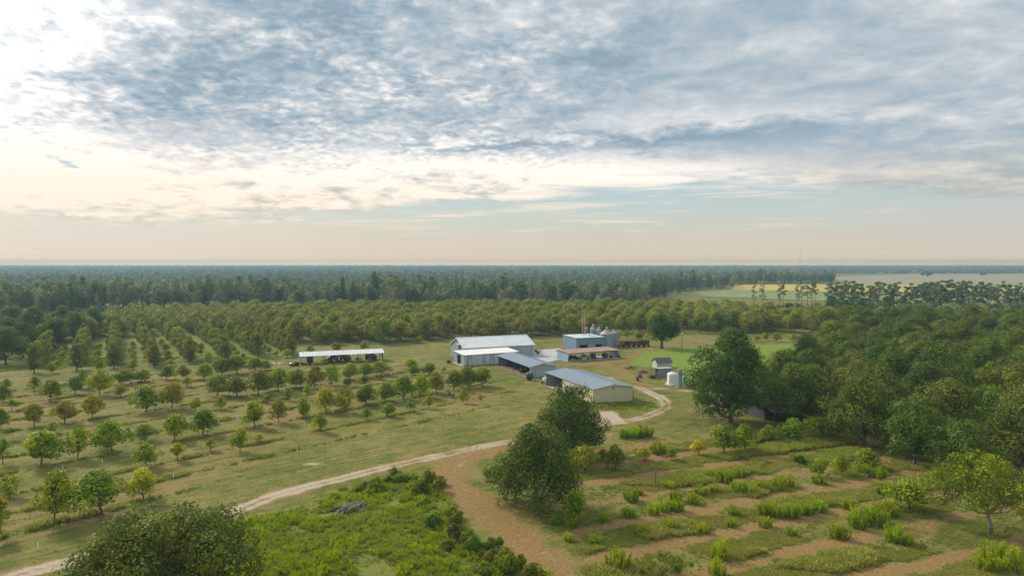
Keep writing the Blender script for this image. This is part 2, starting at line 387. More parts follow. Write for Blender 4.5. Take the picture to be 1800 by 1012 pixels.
def cover(X, Y):
    """fractions of bare earth, pale sand, lush growth, mown lawn, gravel, row weeds"""
    n1 = vnoise(X, Y, 9); n2 = vnoise(X, Y, 2.6, 7); n3 = vnoise(X, Y, 24, 3, 11); n4 = vnoise(X, Y, 1.1, 5, 5)
    jit = (n2-.5)*1.2+(n4-.5)*.9
    dl = polydist(X, Y, LANE); dt = polydist(X, Y, TRACK)
    dirt = np.zeros(X.shape); sand = np.zeros(X.shape)
    # lane: two pale wheel ways with worn earth around
    sand = np.maximum(sand, np.clip(1.45-(np.abs(dl-.75)+jit*.45)/.72, 0, 1)*np.clip(.26+n3*.55+n1*.55, 0, .9))
    dirt = np.maximum(dirt, np.clip(1.35-(dl+jit*1.3)/3.0, 0, 1)*.66)
    dirt = np.maximum(dirt, np.maximum(np.clip(1.5-(dt+jit*1.1)/3.0, 0, 1.0)*np.clip(.85+n1*.4, 0, 1), .62*np.clip(1.3-(dt+jit*2.4)/5.6, 0, 1)))
    sand = np.maximum(sand, .46*np.clip(1.25-(abs(dt-1.15)+jit*.3)/.45, 0, 1)*np.clip(.4+n1, 0, 1))
    dirt = np.maximum(dirt, .6*np.clip(1.25-(polydist(X, Y, YARDROAD)+jit)/4.0, 0, 1))
    dirt = np.maximum(dirt, .75*np.clip(1.25-(polydist(X, Y, BACKROAD)+jit)/4.0, 0, 1))
    sand = np.maximum(sand, .95*area(X+jit, Y+jit, SANDY, 1.6))
    for c, sz_ in zip(A_((1160,683),(1207,687),(1145,612),(547,815),(840,690),(915,685)), (1.3, 1.3, 1.2, .8, .7, .6)):
        d = np.hypot((X-c[0])/2.0/sz_, (Y-c[1])/1.0/sz_)+jit*.5; sand = np.maximum(sand, np.clip(1.3-d, 0, 1)*.62)
    gravel = area(X+jit, Y+jit, GRAVEL, 3.0)
    # young orchard: weedy strips on the tree rows, worn dry ground between
    inl = area(X, Y, ORCH_L, 6)
    r = X*math.cos(ROWL)-Y*math.sin(ROWL)
    dr = np.min([np.abs(r-q) for q in ROWS_L], axis=0)
    weed = inl*np.clip(1.25-(dr+(n2-.5)*1.4)/.75, 0, 1)*np.clip(.40+n1, 0, 1.0)
    side = inl*np.clip(1-np.abs(dr-2.6+(n2-.5))/1.5, 0, 1)
    dirt = np.maximum(dirt, side*np.clip(.22+(n3-.34)*1.9+(n1-.5)*.9, 0, .85))
    dirt = np.maximum(dirt, inl*np.clip((n1-.55)*1.6, 0, .55))
    # open rows near the camera: bare bands and green bands
    inr = area(X, Y, FIELD_R, 5)
    q = X*math.cos(ROWR)-Y*math.sin(ROWR)
    ph = ((q+48.8)/7.35) % 1.0; db = np.minimum(ph, 1-ph)*7.35
    band = np.clip(1.55-(db+(n2-.5)*1.5+(n4-.5)*1.1)/1.15, 0, 1)
    dirt = np.maximum(dirt*(1-inr*.4), inr*band*np.clip(.66+n1*.5+(n3-.5)*.2, 0, 1))
    weed = np.maximum(weed, inr*(1-band)*np.clip(.30+(n3-.3)*1.0+(n1-.5)*.8, 0, .9))
    # worn open ground round the yard and under the trees by the field
    yard = area(X, Y, A_((860,700),(960,690),(1120,700),(1235,742),(1330,765),(1010,800),(900,790),(700,800),(330,905),(560,820),(850,745)), 10)
    dirt = np.maximum(dirt, yard*np.clip((n1-.42)*1.3+(n2-.5)*.8, 0, .5))
    slope = area(X, Y, A_((1190,690),(1240,700),(1260,752),(1150,775),(1095,770),(1150,740)), 5)
    dirt = np.maximum(dirt, slope*np.clip(.35+(n1-.4)*1.1, 0, .8))
    mid = area(X, Y, A_((985,640),(1100,640),(1150,618),(1095,612),(1095,600),(1200,602),(1200,596),(950,600),(945,612)), 8)
    dirt = np.maximum(dirt, mid*np.clip((n1-.3)*1.0+(n2-.5)*.4, 0, .6))
    headl = area(X, Y, A_((-80,668),(300,650),(470,640),(510,636),(510,645),(300,668),(-80,684)), 5)
    dirt = np.maximum(dirt, headl*np.clip(.4+(n1-.5), 0, .75))
    lush = area(X+jit*1.5, Y+jit*1.5, LUSH, 5.0)*np.clip(.62+(n1-.4)*1.0+(n2-.5)*.7, .25, 1); lawn = area(X, Y, LAWN, 4.0)
    av = (area(X, Y, A_((-300,668),(300,650),(520,634),(640,540),(240,520),(-300,540)), 12))
    lush = np.maximum(lush, av*np.clip(.22+(n1-.35)*1.1, 0, .7))
    for p_ in ((1095,712,9,6),):
        c = at(p_[0], p_[1]); lush = np.maximum(lush, .65*np.clip(1.6-np.hypot((X-c[0])/p_[2], (Y-c[1])/p_[3]), 0, 1))
    dirt = dirt*(1-lush)*(1-.9*lawn)
    return dict(dirt=np.clip(dirt, 0, 1), sand=np.clip(sand, 0, 1), lush=lush, lawn=lawn, gravel=gravel, weed=np.clip(weed, 0, 1)*(1-lush))

def ground_material():
    m, t = mat_new('farm_ground')
    P = t.new('ShaderNodeNewGeometry').outputs['Position']
    a = {k: t.attr(k) for k in ('dirt', 'sand', 'lush', 'lawn', 'gravel', 'weed')}
    nf = t.noise(P, 2.2, 6, .68); nm = t.noise(P, .32, 5, .6); nl = t.noise(P, .045, 4, .55); ng = t.noise(P, 7.0, 3, .6)
    # mower and wheel lines run with the rows
    c, s = math.cos(R(50)), math.sin(R(50))
    rot = t.new('ShaderNodeVectorRotate', rotation_type='Z_AXIS'); t.put(rot.inputs['Vector'], P); rot.inputs['Angle'].default_value = R(48-90)
    ns = t.noise(t.vm('MULTIPLY', rot.outputs[0], (.055, .9, 1)), 1.0, 5, .6)
    dry = t.add(t.mul(nm, .45), t.add(t.mul(nl, .35), t.add(t.mul(nf, .25), t.mul(ns, .35))))
    fine = t.noise(t.vm('MULTIPLY', rot.outputs[0], (.22, 2.6, 1)), 1.0, 4, .65)
    dry = t.add(.70, t.mul(t.sub(t.add(dry, t.mul(t.sub(fine, .5), .45)), .70), 1.75))
    grass = t.ramp(dry, [(.49, (.080, .110, .016)), (.63, (.134, .146, .028)), (.78, (.198, .176, .046)), (.94, (.28, .215, .080))])
    def blend(base, colr, k, soft=.35, jit=1.6):
        f = t.step(t.add(k, t.mul(t.sub(t.add(t.mul(nf, .6), t.mul(nm, .4)), .5), jit)), .5-soft, .5+soft)
        f = t.mul(f, t.step(k, .0, .08))
        return t.mix(f, base, colr)
    col = blend(grass, t.ramp(nf, [(.3, (.090, .130, .022)), (.55, (.150, .190, .032)), (.75, (.24, .22, .065))]), a['weed'])
    col = blend(col, t.ramp(t.add(t.mul(nf, .6), t.mul(ng, .4)), [(.32, (.155, .093, .034)), (.5, (.25, .157, .058)), (.68, (.365, .245, .104))]), a['dirt'], .30, 2.2)
    col = blend(col, t.ramp(nf, [(.3, (.10, .165, .016)), (.55, (.165, .235, .022)), (.75, (.25, .26, .05))]), a['lush'])
    col = blend(col, t.ramp(t.add(t.mul(nm, .6), t.mul(nf, .4)), [(.3, (.135, .205, .022)), (.7, (.205, .262, .036))]), a['lawn'], .3, 1.0)
    col = blend(col, t.ramp(nf, [(.3, (.36, .35, .34)), (.7, (.52, .51, .50))]), a['gravel'], .25, 1.2)
    col = blend(col, t.ramp(t.add(t.mul(nf, .5), t.mul(ng, .5)), [(.3, (.28, .20, .115)), (.5, (.42, .34, .24)), (.7, (.58, .50, .39))]), a['sand'], .34, 1.9)
    h = t.add(t.mul(nf, .6), t.mul(ng, .4))
    principled(t, col, .95, 0, h, .8, .18, .1)
    return m
GROUND = ground_material()
def set_cover(me, X, Y):
    for k, v in cover(X, Y).items():
        me.attributes.new(k, 'FLOAT', 'POINT').data.foreach_set('value', v.astype(np.float32).ravel())
def grid_mesh(name, xs, ys, zf=None):
    X, Y = np.meshgrid(np.array(xs), np.array(ys)); ny, nx = X.shape
    Z = np.zeros_like(X) if zf is None else zf(X, Y)
    me = bpy.data.meshes.new(name)
    idx = np.arange(nx*ny).reshape(ny, nx)
    q = np.stack([idx[:-1, :-1], idx[:-1, 1:], idx[1:, 1:], idx[1:, :-1]], -1).reshape(-1, 4)
    me.vertices.add(nx*ny); me.vertices.foreach_set('co', np.stack([X, Y, Z], -1).astype(np.float32).ravel())
    me.loops.add(q.size); me.loops.foreach_set('vertex_index', q.astype(np.int32).ravel())
    me.polygons.add(len(q)); me.polygons.foreach_set('loop_start', np.arange(0, q.size, 4, dtype=np.int32))
    me.update(calc_edges=True); me.validate()
    return me, X, Y
def axis(lo, hi, flo, fhi, st, grow=1.25):
    a = list(np.arange(flo, fhi+1e-6, st)); s = st; x = fhi
    while x < hi: s *= grow; x = min(x+s, hi); a.append(x)
    s = st; x = flo; b = []
    while x > lo: s *= grow; x = max(x-s, lo); b.append(x)
    return b[::-1]+a
me, GX, GY = grid_mesh('ground', axis(-6000, 6000, -95, 100, .7), axis(-600, 6500, 62, 265, .7))
set_cover(me, GX, GY); me.materials.append(GROUND)
tag(link('ground', me), kind='structure', label='flat farm ground of dry mown grass and bare earth')

def ribbon(name, line, width, z, label):
    """a worn track as its own sheet that follows the line; same cover, finer mesh"""
    P = np.array(line); d = np.gradient(P, axis=0); L = np.hypot(d[:, 0], d[:, 1])[:, None]+1e-9; nrm = np.stack([-d[:, 1], d[:, 0]], -1)/L
    k = np.linspace(-width/2, width/2, 13)
    X = P[:, 0][:, None]+nrm[:, 0][:, None]*k; Y = P[:, 1][:, None]+nrm[:, 1][:, None]*k
    ny, nx = X.shape; me = bpy.data.meshes.new(name); idx = np.arange(nx*ny).reshape(ny, nx)
    f = np.stack([idx[:-1, :-1], idx[:-1, 1:], idx[1:, 1:], idx[1:, :-1]], -1).reshape(-1, 4)
    # crowned a few millimetres so that it sheds water
    Z = z+.03*np.cos(np.linspace(-1.4, 1.4, 13))[None, :]*np.ones_like(X)
    me.from_pydata(np.stack([X, Y, Z], -1).reshape(-1, 3).tolist(), [], f[:, ::-1].tolist()); me.update()
    set_cover(me, X, Y); me.materials.append(GROUND)
    return tag(link(name, me), label, kind='structure')
ribbon('sandy_lane', curve(LANE, 2), 4.6, .004, 'pale sandy farm lane curving up to the metal barns')
ribbon('dirt_road', curve(TRACK, 3), 10.0, .040, 'wide brown dirt road curving off the sandy lane')
ribbon('yard_path', curve(YARDROAD, 2), 7.0, .004, 'worn earth path past the white tank')
ribbon('back_path', curve(BACKROAD, 2), 7.0, .004, 'worn earth path behind the green shed')
def flat_field(name, pts, colr1, colr2, z, label, ang=R(67)):
    m, t = mat_new(name+'_crop'); P = t.new('ShaderNodeNewGeometry').outputs['Position']
    rot = t.new('ShaderNodeVectorRotate', rotation_type='Z_AXIS'); t.put(rot.inputs['Vector'], P); rot.inputs['Angle'].default_value = ang
    n = t.noise(t.vm('MULTIPLY', rot.outputs[0], (.004, .05, 1)), 1.0, 5, .6); n2 = t.noise(P, .02, 5, .6)
    principled(t, t.mix(t.step(t.add(t.mul(n, .6), t.mul(n2, .4)), .38, .62), colr1, colr2), .95, 0, None, spec=.1)
    me = bpy.data.meshes.new(name); me.from_pydata([(x, y, z) for x, y in pts], [], [tuple(range(len(pts)))]); me.update(); me.materials.append(m)
    if me.polygons[0].normal.z < 0: me.flip_normals()
    tag(link(name, me), label, kind='structure')
flat_field('far_field', A_((1455,486.5),(1600,481.5),(2100,479.5),(2300,504),(1800,503),(1500,501)), (.34, .27, .17), (.26, .25, .13), .10, 'tan open field beyond the pines')
flat_field('yellow_field', A_((1276,503),(1330,499.5),(1480,500.5),(2100,504),(2200,518),(1470,513),(1290,509.5)), (.52, .40, .085), (.40, .33, .09), .20, 'yellow crop field behind the thin pines')
flat_field('green_field', A_((1212,511),(1270,509.5),(1470,514),(2200,519),(2200,545),(1480,530),(1240,522)), (.25, .265, .10), (.19, .22, .075), .30, 'pale green field in front of the yellow crop')

# ------------------------------------------------------------------ plants
def leaf_mesh(name, C, N, size, tint, mat, rs, aspect=.55, fold=.25):
    """C centres, N normals: one folded rhombic spray per centre"""
    n = len(C)
    N = N/(np.linalg.norm(N, axis=1, keepdims=True)+1e-9)
    T = rs.normal(size=(n, 3)); T -= (T*N).sum(1, keepdims=True)*N; T /= np.linalg.norm(T, axis=1, keepdims=True)+1e-9
    B = np.cross(N, T); s = size[:, None]
    V = np.stack([C-T*s*.5, C+B*s*aspect*.5-N*s*fold*.3, C+T*s*.5-N*s*fold*.4, C-B*s*aspect*.5-N*s*fold*.3], 1).reshape(-1, 3)
    me = bpy.data.meshes.new(name)
    me.vertices.add(4*n); me.vertices.foreach_set('co', V.astype(np.float32).ravel())
    me.loops.add(4*n); me.loops.foreach_set('vertex_index', np.arange(4*n, dtype=np.int32))
    me.polygons.add(n); me.polygons.foreach_set('loop_start', np.arange(0, 4*n, 4, dtype=np.int32))
    me.update(calc_edges=True)
    me.attributes.new('tint', 'FLOAT', 'POINT').data.foreach_set('value', np.repeat(tint, 4).astype(np.float32))
    me.materials.append(mat); return me
def sphere(rs, n):
    d = rs.normal(size=(n, 3)); return d/np.linalg.norm(d, axis=1, keepdims=True)
def make_tree(seed, H, RX, zlo, nleaf, ls, mat, lobes=16, RY=None, lr=(.30, .46), bark=None, boxy=0.0, limbs=7, trunk_r=None, hang=.0, sparse=0.0, top=1.0, lean=(0, 0)):
    """returns (trunk mesh, crown mesh): lobed crown of leaf sprays on limbs that reach into the lobes"""
    rs = np.random.RandomState(seed); RY = RY or RX; cz = (zlo+H)/2; hz = (H-zlo)/2
    tz = (np.arange(lobes)+rs.uniform(.1, .9, lobes))/lobes; tz = tz**(.92)
    prof = np.sin(math.pi*(.22+(.50+.24*max(0.0, 1-top*.4))*tz))**.75*(1-.30*top*np.clip(tz-.45, 0, 1)*1.6)
    if boxy: prof = prof*(1-boxy)+boxy*np.where(tz > .85, .8, 1.0)
    an_ = np.arange(lobes)*2.39996+rs.normal(0, .5, lobes)
    rl = rs.uniform(lr[0], lr[1], lobes)*min(RX, RY, hz*1.25)*(.75+.35*prof)
    rr_ = prof*rs.uniform(.52, 1.12, lobes)
    LC = np.stack([np.cos(an_)*np.maximum(RX*rr_-rl*.62, 0), np.sin(an_)*np.maximum(RY*rr_-rl*.62, 0), zlo+rl*.7+(H-zlo-rl*1.45)*tz], 1)
    LC += np.array([lean[0], lean[1], 0])
    # a core lobe so that the crown closes
    nc = max(2, lobes//6); core = np.stack([rs.normal(0, RX*.22, nc)+lean[0], rs.normal(0, RY*.22, nc)+lean[1], cz+rs.normal(0, hz*.25, nc)], 1)
    LC = np.vstack([LC, core]); rl = np.concatenate([rl, np.full(nc, .38*min(RX, RY, hz))])
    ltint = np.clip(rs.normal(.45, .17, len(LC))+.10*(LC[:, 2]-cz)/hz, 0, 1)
    p = rl**2; p /= p.sum(); li = rs.choice(len(LC), nleaf, p=p)
    dd = sphere(rs, nleaf); dd[:, 2] += .12; dd /= np.linalg.norm(dd, axis=1, keepdims=True)
    rr = rl[li]*(1-np.abs(rs.normal(0, .20, nleaf)))*rs.uniform(.92, 1.10, nleaf)
    # small tufts inside every lobe: uneven outline
    tk = 26; td = sphere(rs, tk*len(LC)).reshape(len(LC), tk, 3); ti = rs.randint(0, tk, nleaf); tuft = td[li, ti]
    w = rs.uniform(.25, .95, nleaf)[:, None]; dd = dd*(1-w)+tuft*w; dd /= np.linalg.norm(dd, axis=1, keepdims=True)+1e-9
    C = LC[li]+dd*rr[:, None]*np.array([1, 1, .82])
    if hang: C[:, 2] -= hang*np.clip(np.hypot(C[:, 0]-lean[0], C[:, 1]-lean[1])/RX, 0, 1.3)**2*rs.uniform(.4, 1, nleaf)
    C[:, 2] = np.maximum(C[:, 2], max(.25, zlo*.55))
    if sparse:
        g = vnoise(C[:, 0]+C[:, 2]*.7, C[:, 1]-C[:, 2]*.5, 1.3, seed % 91); keep = g > sparse*rs.uniform(.4, 1.4, nleaf); C = C[keep]; dd = dd[keep]; li = li[keep]
    n = len(C); N = dd+rs.normal(0, .45, (n, 3))+np.array([0, 0, .35])
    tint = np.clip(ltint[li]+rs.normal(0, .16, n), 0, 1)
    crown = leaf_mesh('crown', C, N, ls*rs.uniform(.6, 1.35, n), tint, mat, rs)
    mb = MB(); tr = trunk_r or .022*H+.04
    zt = zlo+.45*hz; lx, ly = lean
    pts = [(0, 0, -.15), (0.02*H*rs.normal()*.3, 0, zlo*.5), (lx*.4, ly*.4, zlo), (lx*.8, ly*.8, zt)]
    mb.tube(pts, [tr*1.35, tr, tr*.85, tr*.5], 8)
    for i in rs.permutation(lobes)[:limbs]:
        q = LC[i]; z0 = zlo*rs.uniform(.75, 1.0)+rs.uniform(0, .3)*hz
        b = np.array([lx*.5*min(1, z0/max(zlo, .1)), ly*.5, z0]); mid = b+(q-b)*.5+np.array([0, 0, -.05*H])
        mb.tube([tuple(b), tuple(mid), tuple(q)], [tr*.55, tr*.34, tr*.1], 5)
    return mb.mesh('trunk', bark or BARK, True), crown
_ord = ['first','second','third','fourth','fifth','sixth','seventh','eighth','ninth','tenth','eleventh','twelfth','thirteenth','fourteenth','fifteenth','sixteenth','seventeenth','eighteenth','nineteenth','twentieth']
def nth(i): return _ord[i] if i < 20 else '%dth' % (i+1)
rnd = random.Random(11)
def plant(name, variant, loc, scale, label, cat, group=None, rz=None, color=None):
    root = empty(name, (loc[0], loc[1], 0), rnd.uniform(0, 6.28) if rz is None else rz)
    root.scale = scale if isinstance(scale, tuple) else (scale,)*3
    tag(root, label, cat, group)
    link('trunk', variant[0], root); c = link('crown', variant[1], root)
    if color: c.color = (*color, 1)
    return root
GREY = (1, 1, 1)

# ---- single big trees
front = make_tree(101, 10.6, 8.6, 1.2, 30000, .34, L_GROVE, 60, lr=(.22, .38), trunk_r=.30, limbs=14, hang=1.0, boxy=.2)
x, y = at(295, 886, 10.4); plant('pecan_tree', front, (x, y), 1.0, 'broad olive pecan crown rising at the bottom edge beside the sandy lane', 'tree', rz=.4, color=(.95, .92, .9))
t1 = make_tree(102, tall(893, 741), 6.7, .2, 21000, .32, L_GROVE, 48, lr=(.20, .36), limbs=12, hang=1.4, trunk_r=.26, top=1.5)
plant('pecan_tree', t1, at(943, 892), 1.0, 'dark dense tree standing alone beside the brown dirt road', 'tree', rz=1.0, color=(1.0, 1.02, .95))
t2 = make_tree(103, tall(805, 672), 6.6, .7, 19000, .34, L_GROVE, 46, lr=(.19, .34), limbs=12, hang=1.0, trunk_r=.28)
plant('pecan_tree', t2, at(1006, 801), 1.0, 'dark round tree in front of the beige metal building', 'tree', rz=2.0, color=(.72, .80, .84))
oak = make_tree(104, tall(748, 574), 9.1, 1.0, 30000, .42, L_OAK, 60, lr=(.17, .30), limbs=16, trunk_r=.5, top=.35, hang=1.0)
plant('oak_tree', oak, at(1284, 742), 1.0, 'tallest dark green tree, standing beside the grey-roofed old barn', 'tree', rz=.3, color=(.95, 1, .95))
oak2 = make_tree(105, tall(614, 551), 6.8, 2.6, 9000, .50, L_OAK, 26, lr=(.26, .42), limbs=10, trunk_r=.55, top=.3, hang=.8)
plant('oak_tree', oak2, at(1163, 612), 1.0, 'dark round oak with bare trunk beside the rusty wagons', 'tree', rz=1.3, color=(.8, .9, .95))
rt = make_tree(106, tall(938, 789), 6.2, 2.6, 13000, .29, L_YOUNG, 26, lr=(.28, .44), limbs=18, trunk_r=.20, sparse=.27, bark=PALEBARK, hang=1.4, lean=(-1.0, .3))
plant('pecan_tree', rt, at(1742, 938), 1.0, 'loose pale green tree with forked bare trunk at the right edge', 'tree', rz=0.0, color=(.70, .80, .75))

# ---- old grove and avenue variants
pecans = [make_tree(200+i, 11.4+.8*(i%3), 6.8, .8, 11500, .42, L_GROVE, 26, lr=(.22, .38), limbs=6, hang=.6, top=.6) for i in range(6)]
hedged = [make_tree(230+i, 8.3, 2.3, .5, 3200, .42, L_PECAN, 22, RY=2.3, lr=(.30, .48), limbs=5, boxy=.25, top=.5) for i in range(6)]
spread = [make_tree(250+i, 9.4, 5.0, 1.0, 5200, .56, L_PECAN, 30, lr=(.26, .42), limbs=6, hang=.4, top=.7) for i in range(5)]
mature = []        # (distance, x, y, kind, label, group, size, colour)
# avenue rows that run away from the camera on the left
ad = (-math.sin(R(30.5)), math.cos(R(30.5))); an = (math.cos(R(30.5)), math.sin(R(30.5)))
fronts = [(60,655),(137,650),(203,647),(270,645),(333,638),(397,631),(453,627),(510,624)]
AV_WORD = ['first', 'second', 'third', 'fourth', 'fifth', 'sixth', 'seventh', 'eighth']
for k, f in enumerate(fronts):
    fx, fy = at(*f); n = (15, 20, 25, 29, 29, 28, 28, 28)[k]
    for j in range(n):
        if k in (0, 1) and j == 1: continue
        x = fx+ad[0]*j*7.3+an[0]*rnd.uniform(-.5, .5); y = fy+ad[1]*j*7.3+rnd.uniform(-.6, .6)
        mature.append((math.hypot(x, y), x, y, 'hedged', 'pecan tree, %s from the clearing in the %s avenue row' % (nth(j), AV_WORD[k]),
                       'pecan trees in the avenue rows', rnd.uniform(.90, 1.04), (1.0+rnd.uniform(-.12, .12), 1.0, .95) if j else (.8, .82, .85)))
# same orchard behind the barns
def ok_mid(x, y):
    px = 900+1200*x/(y*CP+.0001); base = 462+1200*CAM_H/y
    if px < 250: return False
    lim = np.interp(px, [250, 520, 600, 680, 780, 960, 1100, 1140, 1230, 1330, 1440, 1500], [560, 604, 606, 603, 600, 594, 590, 586, 588, 586, 584, 584])
    if base > lim: return False
    far = np.interp(px, [300, 450, 700, 1000, 1110, 1160, 1300, 1500], [398, 410, 428, 430, 425, 440, 400, 350])
    return y < far
base = at(510, 624)
for k in range(1, 56):
    for j in range(-40, 40):
        x = base[0]+an[0]*k*9.9+ad[0]*j*9.6+rnd.uniform(-1, 1); y = base[1]+an[1]*k*9.9+ad[1]*j*9.6+rnd.uniform(-1, 1)
        if y < 200 or abs(x) > .86*y or not ok_mid(x, y) or rnd.random() < .05: continue
        if k*9.9 > 0 and x < -200: continue
        g = rnd.random()
        mature.append((math.hypot(x, y), x, y, 'spread' if g < .8 else 'hedged', 'mature pecan tree with yellow-green crown in the orchard behind the barns',
                       'pecan trees behind the barns', rnd.uniform(.92, 1.16), (rnd.uniform(.88, 1.16), rnd.uniform(.92, 1.05), .92)))
# old dark grove on the right
GR = A_((1372,742),(1440,752),(1500,778),(1560,800),(1640,825),(1720,832),(1900,850)) + [(190,120),(260,300),(190,330)] + A_((1440,588),(1430,612),(1452,640),(1400,672),(1372,690))
gx = np.arange(40, 270, 12.6); gy = np.arange(90, 340, 12.6)
for a in gx:
    for b in gy:
        c, s = math.cos(R(23)), math.sin(R(23)); x0, y0 = a-120, b-180
        x = 120+x0*c-y0*s+rnd.uniform(-2, 2); y = 180+x0*s+y0*c+rnd.uniform(-2, 2)
        if not inside(np.array([x]), np.array([y]), GR)[0] or x > .84*y+4: continue
        mature.append((math.hypot(x, y), x, y, 'pecan', 'old dark green pecan tree in the dense grove beside the open rows',
                       'old pecans in the grove', rnd.uniform(.85, 1.18), (rnd.uniform(.85, 1.15), rnd.uniform(.9, 1.06), .95)))
def grove(px, py, s, label, colr=(1, 1, 1)):
    x, y = at(px, py)
    mature.append((1.0, x, y, 'pecan', label, 'old pecans in the grove', s, colr))
grove(1518, 783, 1.05, 'old pecan at the front of the grove, its dark trunk showing beside the open rows', (.95, .98, .95))
grove(1396, 742, .98, 'old pecan beside the lean-to of the grey-roofed barn', (.9, .95, .9))
grove(1608, 815, .92, 'low hanging old pecan, second along the front of the grove', (.85, .95, .92))
grove(1690, 845, .80, 'grey-green old pecan right behind the loose pale tree', (.9, 1.0, 1.0))
grove(1392, 678, .62, 'small round dark tree on the lawn between tallest tree and grove', (.75, .9, .85))
for dk, (px, py) in enumerate(sorted(((40,628),(95,612),(10,640),(130,600),(165,588),(60,598),(15,610),(-30,625),(110,582),(20,588)))):
    x, y = at(px, py); mature.append((300.0, x, y, 'pecan', 'broad dark tree beside the first avenue row, %s counting from the left edge' % nth(dk), 'dark trees at the left edge', rnd.uniform(.95, 1.15), (.8, .9, .9)))
mature.sort(key=lambda q: q[0])
kinds = dict(pecan=pecans, hedged=hedged, spread=spread)
CUT = 296
for q in mature[:CUT]:
    plant('pecan_tree', rnd.choice(kinds[q[3]]), (q[1], q[2]), (q[6]*rnd.uniform(.92, 1.08), q[6]*rnd.uniform(.92, 1.08), q[6]*rnd.uniform(.92, 1.06)), q[4], 'tree', q[5], color=q[7])

# ---- instanced stuff
def scatter(name, pts, rot, scl, idx, sources, label, cat=None, cols=None):
    """one object: copies of the sources standing on the points (geometry nodes)"""
    me = bpy.data.meshes.new(name); n = len(pts)
    me.vertices.add(n); me.vertices.foreach_set('co', np.asarray(pts, np.float32).ravel())
    me.attributes.new('rot', 'FLOAT_VECTOR', 'POINT').data.foreach_set('vector', np.asarray(rot, np.float32).ravel())
    me.attributes.new('scl', 'FLOAT_VECTOR', 'POINT').data.foreach_set('vector', np.asarray(scl, np.float32).ravel())
    me.attributes.new('idx', 'INT', 'POINT').data.foreach_set('value', np.asarray(idx, np.int32).ravel())
    if cols is not None: me.attributes.new('gcol', 'FLOAT_VECTOR', 'POINT').data.foreach_set('vector', np.asarray(cols, np.float32).ravel())
    coll = bpy.data.collections.new(name+'_kinds')
    for i, s in enumerate(sources):
        coll.objects.link(bpy.data.objects.new('%s_kind_%02d' % (name, i), s))
    ng = bpy.data.node_groups.new(name, 'GeometryNodeTree')
    ng.interface.new_socket('Geometry', in_out='INPUT', socket_type='NodeSocketGeometry'); ng.interface.new_socket('Geometry', in_out='OUTPUT', socket_type='NodeSocketGeometry')
    N = ng.nodes; L = ng.links
    gi = N.new('NodeGroupInput'); go = N.new('NodeGroupOutput'); ip = N.new('GeometryNodeInstanceOnPoints')
    ci = N.new('GeometryNodeCollectionInfo'); ci.inputs['Collection'].default_value = coll; ci.inputs['Separate Children'].default_value = True; ci.inputs['Reset Children'].default_value = True
    def na(nm, typ): a = N.new('GeometryNodeInputNamedAttribute'); a.data_type = typ; a.inputs[0].default_value = nm; return [o for o in a.outputs if o.enabled and o.name == 'Attribute'][0]
    er = N.new('FunctionNodeEulerToRotation'); L.new(na('rot', 'FLOAT_VECTOR'), er.inputs[0])
    L.new(gi.outputs[0], ip.inputs['Points']); L.new(ci.outputs[0], ip.inputs['Instance']); ip.inputs['Pick Instance'].default_value = True
    L.new(na('idx', 'INT'), ip.inputs['Instance Index']); L.new(er.outputs[0], ip.inputs['Rotation']); L.new(na('scl', 'FLOAT_VECTOR'), ip.inputs['Scale'])
    L.new(ip.outputs[0], go.inputs[0])
    o = link(name, me); md = o.modifiers.new('copies', 'NODES'); md.node_group = ng
    tag(o, label, kind='stuff'); return o
def joined(tc):
    """trunk and crown in one mesh, for far copies"""
    a, b = tc; me = bpy.data.meshes.new('whole'); va = [tuple(v.co) for v in a.vertices]; vb = [tuple(v.co) for v in b.vertices]
    fa = [tuple(p.vertices) for p in a.polygons]; fb = [tuple(i+len(va) for i in p.vertices) for p in b.polygons]
    me.from_pydata(va+vb, [], fa+fb); me.materials.append(a.materials[0]); me.materials.append(b.materials[0])
    mi = np.zeros(len(fa)+len(fb), np.int32); mi[len(fa):] = 1; me.polygons.foreach_set('material_index', mi)
    tv = np.zeros(len(va)+len(vb), np.float32); t0 = np.zeros(len(vb), np.float32); b.attributes['tint'].data.foreach_get('value', t0); tv[len(va):] = t0
    me.attributes.new('tint', 'FLOAT', 'POINT').data.foreach_set('value', tv); me.update(); return me
rest = mature[CUT:]
if rest:
    src = [joined(v) for v in spread[:4]]+[joined(v) for v in pecans[:2]]
    n = len(rest); rs = np.random.RandomState(3)
    s = np.array([q[6] for q in rest])[:, None]*rs.uniform(.92, 1.08, (n, 3))
    scatter('pecan_orchard', [(q[1], q[2], 0) for q in rest], np.stack([np.zeros(n), np.zeros(n), rs.uniform(0, 6.28, n)], 1), s,
            [rnd.randrange(4) if q[3] != 'pecan' else 4+rnd.randrange(2) for q in rest], src, 'distant rows of the pecan orchard that run together into one canopy')

